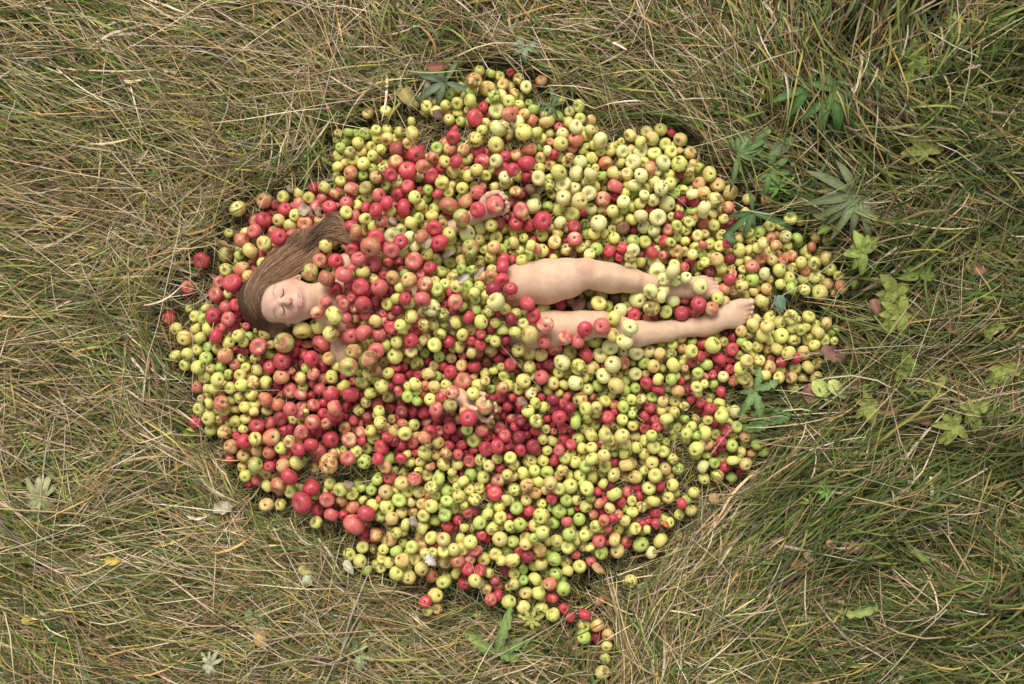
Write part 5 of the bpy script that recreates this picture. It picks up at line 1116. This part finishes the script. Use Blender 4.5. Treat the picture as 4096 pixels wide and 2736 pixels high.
def whorl(x, y, z, leaves, colr, label, stemto=None, wid=.018, group='leafy weeds growing in the tall grass', name='leafy_plant', cat='plant', shape='lance', edge=None, lobes=0, droop=.25):
    z = max(z - .035, gt(x, y) + .012); base = P(x, y, zt(x, y)); c_ = P(x, y, z); r_ = empty(name, base); tag(r_, label, cat, group)
    for i, (a, L) in enumerate(leaves):
        L = L * S; a = radians(-a); d = np.array([cos(a), sin(a), 0])
        pth = [c_ - base, c_ - base + d * L * .35 + (0, 0, L * .10), c_ - base + d * L * .7 + (0, 0, L * .02), c_ - base + d * L * .98 - (0, 0, L * droop)]
        mleaf('leaf', [leaf(pth, wid * RNG.uniform(.85, 1.15) * (L / (110 * S)) ** .4, np.array(colr) * RNG.uniform(.8, 1.15), shape=shape, seed=i * 7, edge=edge, lobes=lobes)], r_)
    e = P(*(stemto or (x + 20, y + 20)), zt(x, y) + .02) - base
    mkj('stem', [tube(curve([c_ - base, lerp(c_ - base, e, .5) + (0, 0, .01), e], 8), .0024, 6) + ((.22, .25, .09),)], M_LEAF, r_)
DG = (.075, .150, .040); BG = (.12, .24, .045); GG = (.12, .175, .065)
whorl(3232, 351, .20, [(160, 160), (125, 150), (215, 110), (75, 60), (-80, 90)], DG, 'dark green plant with long leaves on a pale stem, upper right', (3300, 485), wid=.025)
whorl(3339, 363, .22, [(200, 100), (235, 110), (20, 120), (60, 150), (110, 110), (85, 170), (-60, 70)], DG, 'dark leafy plant with drooping leaves right of the pale stem', (3330, 440), wid=.028)
whorl(2950, 618, .17, [(100, 150), (-115, 110), (-90, 90), (-60, 100), (-28, 160), (-15, 120), (20, 90)], (.11, .165, .06), 'leafy plant just above the heap\'s upper right edge', (3000, 670), wid=.018)
whorl(3116, 752, .16, [(-150, 110), (-125, 100), (-95, 110), (-65, 95), (-35, 100), (175, 90), (160, 60), (25, 70), (130, 60)], BG, 'bright green star-leaved plant over the right edge apples', (3140, 790), wid=.011)
whorl(3009, 850, .16, [(-95, 90), (170, 110), (140, 180), (110, 120), (10, 90), (85, 70), (20, 190)], (.06, .115, .04), 'darkest green star plant lying over the heap\'s right edge', (3030, 880), wid=.018)
whorl(3422, 785, .18, [(-115, 170), (-150, 220), (-170, 150), (172, 200), (150, 170), (135, 150), (118, 190), (95, 160), (70, 210), (50, 190), (30, 120)], GG, 'large leafy plant with withered centre right of the heap', (3450, 830), wid=.021, edge=(.22, .17, .12))
whorl(2100, 160 + 30, .10, [(200, 60), (230, 70), (150, 60), (20, 70), (-20, 60), (90, 60)], (.17, .21, .13), 'greyish green leaf cluster in the grass above the heap', wid=.022)
whorl(1780, 330, .10, [(200, 150), (150, 140), (110, 110), (240, 90), (20, 130), (-60, 110)], (.12, .15, .09), 'grey green withered plant left of the heap\'s top', wid=.020)
whorl(2205, 425, .10, [(-60, 60), (-20, 60), (200, 60), (160, 60), (60, 60), (110, 60)], (.09, .14, .06), 'small dark leaf star by the yellow top apples', wid=.014)
whorl(3303, 1967, .15, [(-120, 60), (-80, 62), (-45, 60), (-5, 60), (35, 62), (80, 60), (130, 50), (180, 50)], BG, 'bright green lobed leaf in the combed grass at right', wid=.016, lobes=3, name='lobed_plant')
whorl(3245, 2010, .13, [(-150, 45), (-100, 40), (180, 50), (120, 45), (60, 40)], (.17, .20, .05), 'small yellowish lobed leaf beside the bright green one', wid=.014, lobes=3, name='lobed_plant')
whorl(2124, 2480, .09, [(-160, 60), (-120, 62), (-70, 60), (-20, 66), (30, 55), (80, 50), (140, 40)], (.30, .31, .08), 'yellow lobed leaf just below the heap\'s bottom apples', wid=.018, lobes=3, name='lobed_plant')
whorl(165, 1990, .12, [(-130, 110), (-100, 90), (-70, 100), (-40, 80), (20, 70), (80, 90), (110, 110), (150, 80), (45, 110), (190, 70)], (.26, .28, .13), 'pale leafed sprig at the far left of the grass', (300, 2045), wid=.026)
whorl(1010, 2480, .10, [(-140, 45), (-110, 50), (180, 45), (70, 100), (40, 120), (-30, 100), (10, 60)], (.22, .27, .11), 'sprig with pale and reddish leaves at the bottom left', (1380, 2640), wid=.030, shape='ovate')
whorl(840, 2655, .09, [(-130, 60), (-60, 70), (-20, 60), (150, 60), (100, 70), (60, 60), (-95, 50)], (.32, .33, .20), 'pale blossom-like leaf cluster near the bottom edge', (1100, 2620), wid=.020, shape='ovate')
whorl(1435, 2620, .09, [(-150, 90), (-110, 80), (-60, 70), (10, 90), (90, 80), (60, 60)], (.24, .28, .12), 'light green sprig right of the fan of sticks', wid=.026, lobes=2)
whorl(1985, 2610, .08, [(-72, 200), (-150, 150), (-170, 110), (15, 120), (-20, 140)], (.14, .21, .06), 'broad toothed weed below the heap\'s bottom apples', wid=.030, lobes=6)
whorl(3010, 560, .13, [(-160, 90), (170, 120), (130, 100), (60, 120), (20, 130), (-30, 110)], (.13, .18, .06), 'loose leafy plant between the heap and the dark plants', wid=.020)
whorl(3075, 690, .14, [(-80, 120), (-40, 130), (0, 110), (45, 90), (100, 100), (150, 70)], (.10, .16, .05), 'leafy plant just above the bright green star', wid=.020)
whorl(3300, 400, .17, [(60, 120), (100, 140), (140, 120), (20, 110), (-20, 90)], (.09, .15, .05), 'leaves hanging under the two dark plants', wid=.024)
whorl(3020, 1560, .09, [(-75, 100), (-20, 120), (120, 130), (80, 150), (170, 60)], (.13, .20, .07), 'toothed weed beside the red apple of the right lobe', wid=.026, lobes=6)
whorl(3080, 1695, .10, [(-30, 130), (-60, 80), (170, 110), (210, 90)], (.11, .19, .06), 'fresh green toothed leaves right of the lower right lobe', wid=.034, lobes=5)
rgp = np.random.default_rng(5)
NB_ = ['nearest the upper edge', 'below a straw tangle', 'deep in the tall grass']
spots = [(3650, 208, 'high up in the right grass'), (3655, 285, 'just below the highest nettle leaves'), (3830, 120, 'near the top right corner'), (3700, 600, 'in the tall grass right of the two dark plants'), (3930, 560, 'near the right edge, upper half'),
         (3570, 1170, 'right of the heap\'s right tip'), (3600, 1260, 'just below the cluster right of the tip'), (3680, 1100, 'above the brown leaves at right'), (3930, 1000, 'near the right edge beside a seed stalk'), (3950, 1300, 'at the right edge, middle height'),
         (3620, 1480, 'right of the yellow leaf'), (3720, 1560, 'lower right of the yellow leaf'), (3820, 1700, 'above the combed grass at the right'), (4010, 1480, 'against the right edge'), (3470, 1620, 'close right of the yellow leaf'),
         (3450, 1010, 'behind the right tip straws'), (3880, 1640, 'by the combed grass, far right'), (3330, 880, 'over the apples at the right tip')]
for x, y, w_ in spots:
    n_ = rgp.integers(4, 8)
    whorl(x, y, .09 + zt(x, y), [(rgp.uniform(0, 360), rgp.uniform(40, 95)) for _ in range(n_ + 4)], np.array([.17, .22, .05]) * rgp.uniform(.75, 1.2), 'yellow-green nettle-like leaves ' + w_, wid=.036, shape='ovate', edge=(.30, .25, .07) if rgp.random() < .5 else None, name='broad_leaf_plant', group='yellow-green leaf clusters in the right-hand grass', droop=.15)

def fallen(x, y, ang, L, wid, colr, label, z=None, shape='ovate', edge=None, lobes=0, cup=.3, group='fallen leaves on the apples and grass'):
    z = z if z is not None else gt(x, y) + .012
    c_ = P(x, y, z); a = radians(-ang); d = np.array([cos(a), sin(a), 0]) * L * S / 2
    r_ = mleaf('fallen_leaf', [leaf([-d, -d * .3 + (0, 0, .004), d * .4 + (0, 0, .003), d - (0, 0, .003)], wid * S, colr, cup=cup, shape=shape, edge=edge, lobes=lobes, seed=int(x))], None)
    r_.location = c_; tag(r_, label, 'leaf', group)
ZL = .02
def atop(x, y):
    d = np.hypot(apx - x, apy - y); near_ = d < 55
    return float(np.max(zz[nf:][near_] + apr[near_] * S * .8)) + .004 if near_.any() else zt(x, y) + .06
TAN = (.36, .28, .19); BRN = (.16, .085, .05)
for x, y, a, L, w_, c_, lb, lo in [
    (1753, 268, -5, 85, 42, (.25, .10, .07), 'rosy brown leaf lying in the grass above the heap', 0),
    (1710, 350, 80, 130, 26, (.24, .22, .14), 'long curled grey leaf left of the heap\'s top', 0),
    (1630, 390, 60, 80, 60, (.30, .25, .10), 'curled yellow and brown leaf left of the top apples', 0),
    (1755, 462, 60, 50, 40, (.13, .07, .06), 'small dark brown leaf among the top left apples', 1),
    (1221, 840, 20, 56, 46, TAN, 'tan leaf lying on apples above her hair', 1), (1162, 757, 50, 40, 24, (.22, .17, .13), 'narrow brown leaf above the tan leaf by her hair', 1), (1276, 855, 60, 36, 24, (.26, .17, .12), 'brown curled leaf right of the tan leaf by her hair', 1),
    (1713, 972, -55, 45, 24, TAN, 'small dry leaf on the apples left of a big red apple', 1), (1796, 1015, -30, 60, 24, (.38, .33, .25), 'grey dry leaf over a yellow apple near her waist', 1),
    (1856, 1112, -35, 55, 26, (.42, .36, .30), 'pale crinkled leaf on the green apples above her waist', 1), (1918, 1088, -50, 60, 24, (.33, .27, .19), 'curled tan leaf above the pale crinkled leaf', 1),
    (1573, 886, 50, 44, 22, (.30, .22, .16), 'brown leaf between apples above her shoulder', 1), (2317, 1217, -40, 66, 46, (.15, .075, .05), 'crinkled dark brown leaf between her legs', 0),
    (1656, 2088, 60, 50, 32, (.28, .23, .17), 'grey brown leaf on apples at the heap\'s bottom', 1), (1397, 1937, 10, 48, 30, (.24, .18, .13), 'brown leaf beside the apples at the lower left gap', 0),
    (1723, 2243, 50, 56, 40, (.48, .43, .36), 'white crumpled leaf among the bottom apples', 1), (2092, 1607, 40, 50, 28, (.25, .17, .12), 'torn brown leaf right of the lower hand', 1),
    (890, 2030, -10, 78, 50, (.46, .40, .27), 'pale round leaf on the grass left of the heap', 0), (1396, 2270, 60, 66, 34, (.50, .46, .33), 'pale leaf below the two lone yellow apples', 0),
    (1229, 2323, 80, 44, 44, (.33, .37, .22), 'pale green round leaf in the grass at lower left', 0), (1222, 2285, 30, 60, 34, (.34, .32, .12), 'yellowish leaf just above the pale green one', 0),
    (455, 2243, 0, 68, 34, (.42, .32, .07), 'yellow and orange leaf in the left grass, the upper of two', 0), (120, 2480, 0, 68, 34, (.42, .32, .07), 'yellow and orange leaf near the left edge, the lower of two', 0),
    (1045, 2560, 70, 90, 50, (.40, .28, .12), 'orange tinged ovate leaf on the bottom left sprig', 0), (2395, 2275, 40, 60, 32, (.40, .26, .12), 'orange brown leaf below the red apple at lower right', 0),
    (2858, 1997, 60, 50, 38, (.42, .25, .13), 'light brown leaf below the lower right lobe', 0), (2665, 2100, 60, 36, 20, (.42, .17, .05), 'curled rust leaf in the straw at lower right', 0),
    (3416, 2188, 10, 80, 52, (.30, .16, .09), 'brown maple-like leaf in the right grass', 0), (3500, 2200, 50, 80, 48, (.26, .13, .08), 'darker brown leaf right of the maple-like leaf', 0), (3195, 2258, 0, 60, 40, (.36, .19, .10), 'orange brown leaf under the seed head stalk', 0), (3235, 2225, 70, 55, 38, (.36, .28, .17), 'tan leaf beside the seed head stalk', 0), (3320, 2180, 70, 44, 26, (.30, .15, .09), 'small brown leaf above the tan leaf at right', 0),
    (3333, 1420, 30, 110, 66, (.20, .11, .08), 'big crumpled brown leaf at the right lobe\'s edge', 0), (3250, 1590, 70, 110, 70, (.20, .10, .07), 'dark brown leaf under the yellow-green leaf', 0),
    (3300, 1570, 40, 130, 62, (.36, .42, .12), 'large yellow-green leaf below the heap\'s right lobe', 0), (3350, 1560, 45, 100, 50, (.38, .44, .14), 'second yellow-green leaf overlapping the large one', 0),
    (3134, 582, -35, 120, 52, (.14, .19, .09), 'broad green dock leaf above the heap\'s right', 0), (3060, 530, -50, 70, 36, (.28, .31, .13), 'yellowish dock leaf among straw at upper right', 0),
    (3895, 665, -10, 130, 44, (.26, .28, .17), 'broad pale dock leaf in the grass at far right', 0), (3925, 790, 70, 70, 34, (.13, .18, .10), 'dark broad leaf below the pale dock leaf', 0),
    (2958, 2445, -55, 130, 40, (.22, .27, .10), 'long toothed leaf below the lower right lobe', 0), (3460, 2445, -12, 150, 38, (.22, .27, .08), 'broad toothed green leaf in the lower right grass', 0), (3690, 2230, 40, 90, 30, (.15, .22, .06), 'green leaf in the tall grass, lower right', 0),
    (3120, 1215, 75, 70, 46, (.13, .20, .13), 'bluish green leaf beside the big toe', 0), (2925, 955, 50, 60, 38, (.09, .15, .06), 'dark green leaf tucked among the right apples', 1), (2210, 380, 80, 60, 18, (.10, .15, .08), 'narrow dark leaf at the right of the heap\'s top', 0),
    (3910, 1080, 20, 90, 50, (.28, .13, .08), 'reddish brown leaf near the right edge', 0), (3810, 1310, 40, 80, 46, (.24, .12, .08), 'brown leaf in the weeds right of the heap', 0), (3500, 1230, 70, 70, 40, (.22, .12, .08), 'brown curled leaf right of the right tip', 0), (3560, 1640, 0, 90, 46, (.26, .13, .08), 'rust brown leaf under the lower weeds at right', 0), (3700, 1680, 30, 80, 44, (.24, .12, .075), 'brown leaf lowest in the right-hand weeds', 0)]:
    fallen(x, y, a, L, w_, c_, lb, z=(atop(x, y) if lo else None), shape='round' if ('round' in lb) else 'ovate', edge=np.array(c_) * .75, lobes=4 if ('toothed' in lb or 'maple' in lb or 'crumpled' in lb) else 0, cup=.5 if ('curled' in lb or 'crink' in lb) else .2)

# brown leaf litter in the hollows
lt = []
rl = np.random.default_rng(77)
while len(lt) < 420:
    x, y = rl.uniform(2850, 4096), rl.uniform(700, 2700)
    if rl.random() > hollow(np.array([x]), np.array([y]))[0] or samp(cov_m, x, y) > .25: continue
    c_ = P(x, y, zt(x, y) + rl.uniform(.01, .07)); a = rl.uniform(0, 6.3); q = rl.uniform(.010, .026); d = np.array([cos(a), sin(a), rl.normal(0, .25)]) * q
    lt.append(leaf([c_ - d, c_ - d * .3 + (0, 0, .006), c_ + d * .4 + (0, 0, .004), c_ + d], q * 1.3, np.array([[.13, .065, .035], [.20, .10, .05], [.09, .05, .035], [.25, .15, .08]][rl.integers(4)]), cup=rl.uniform(-.6, .9), shape='ovate', n=8, lobes=int(rl.integers(0, 4)), seed=len(lt)))
tag(mleaf('leaf_litter', lt, None), 'brown dead leaves fallen between the tall grass at right', 'leaf litter', kind='stuff')

# grey woolly tuft at the bottom and a scrap of blue litter at the left edge
tf = []
for i in range(700):
    a = RNG.uniform(0, 2 * pi); q = RNG.uniform(0, 1) ** .5
    x, y = 2105 + 95 * q * cos(a), 2650 + 48 * q * sin(a)
    b0 = P(x, y, zt(x, y) + .05 + .03 * (1 - q * q)); d = RNG.normal(0, .010, 3)
    tf.append(tube(curve([b0, b0 + d * .5 + (0, 0, .004), b0 + d], 4), [.0012, .001, .0008, .0004], 3) + (np.array([.36, .33, .28]) * RNG.uniform(.6, 1.15),))
tag(mkj('dead_moss_tuft', tf, M_WOOD), 'grey woolly clump of dead moss near the bottom edge', 'moss')
w0 = P(10, 2388, .075); wp = []
n_ = 12; u = np.linspace(0, 1, n_); xs, ys = np.meshgrid(u, u)
Z = .012 * np.sin(xs * 5) * np.cos(ys * 4) + .004 * np.sin(xs * 23 + ys * 17)
V = np.stack([(xs - .7) * .10, (ys - .5) * .035, Z], -1).reshape(-1, 3)
a = np.arange(n_ - 1)[:, None] * n_ + np.arange(n_ - 1)[None]; F = np.stack([a, a + 1, a + n_ + 1, a + n_], -1).reshape(-1, 4)
Cc = np.tile([.03, .16, .22], (len(V), 1)); Cc[(xs.ravel() < .72) & (np.abs(ys.ravel() - .45) < .15)] = (.45, .06, .05)
wo = mk('litter_wrapper', np.concatenate([V, V - (0, 0, .0006)]), np.concatenate([F, F[:, ::-1] + len(V)]), M_PLAIN, attrs={'col': ('FLOAT_COLOR', c4(np.concatenate([Cc, Cc]), 2 * len(V)))})
wo.location = w0; tag(wo, 'scrap of blue plastic wrapper poking out at the left edge', 'wrapper')
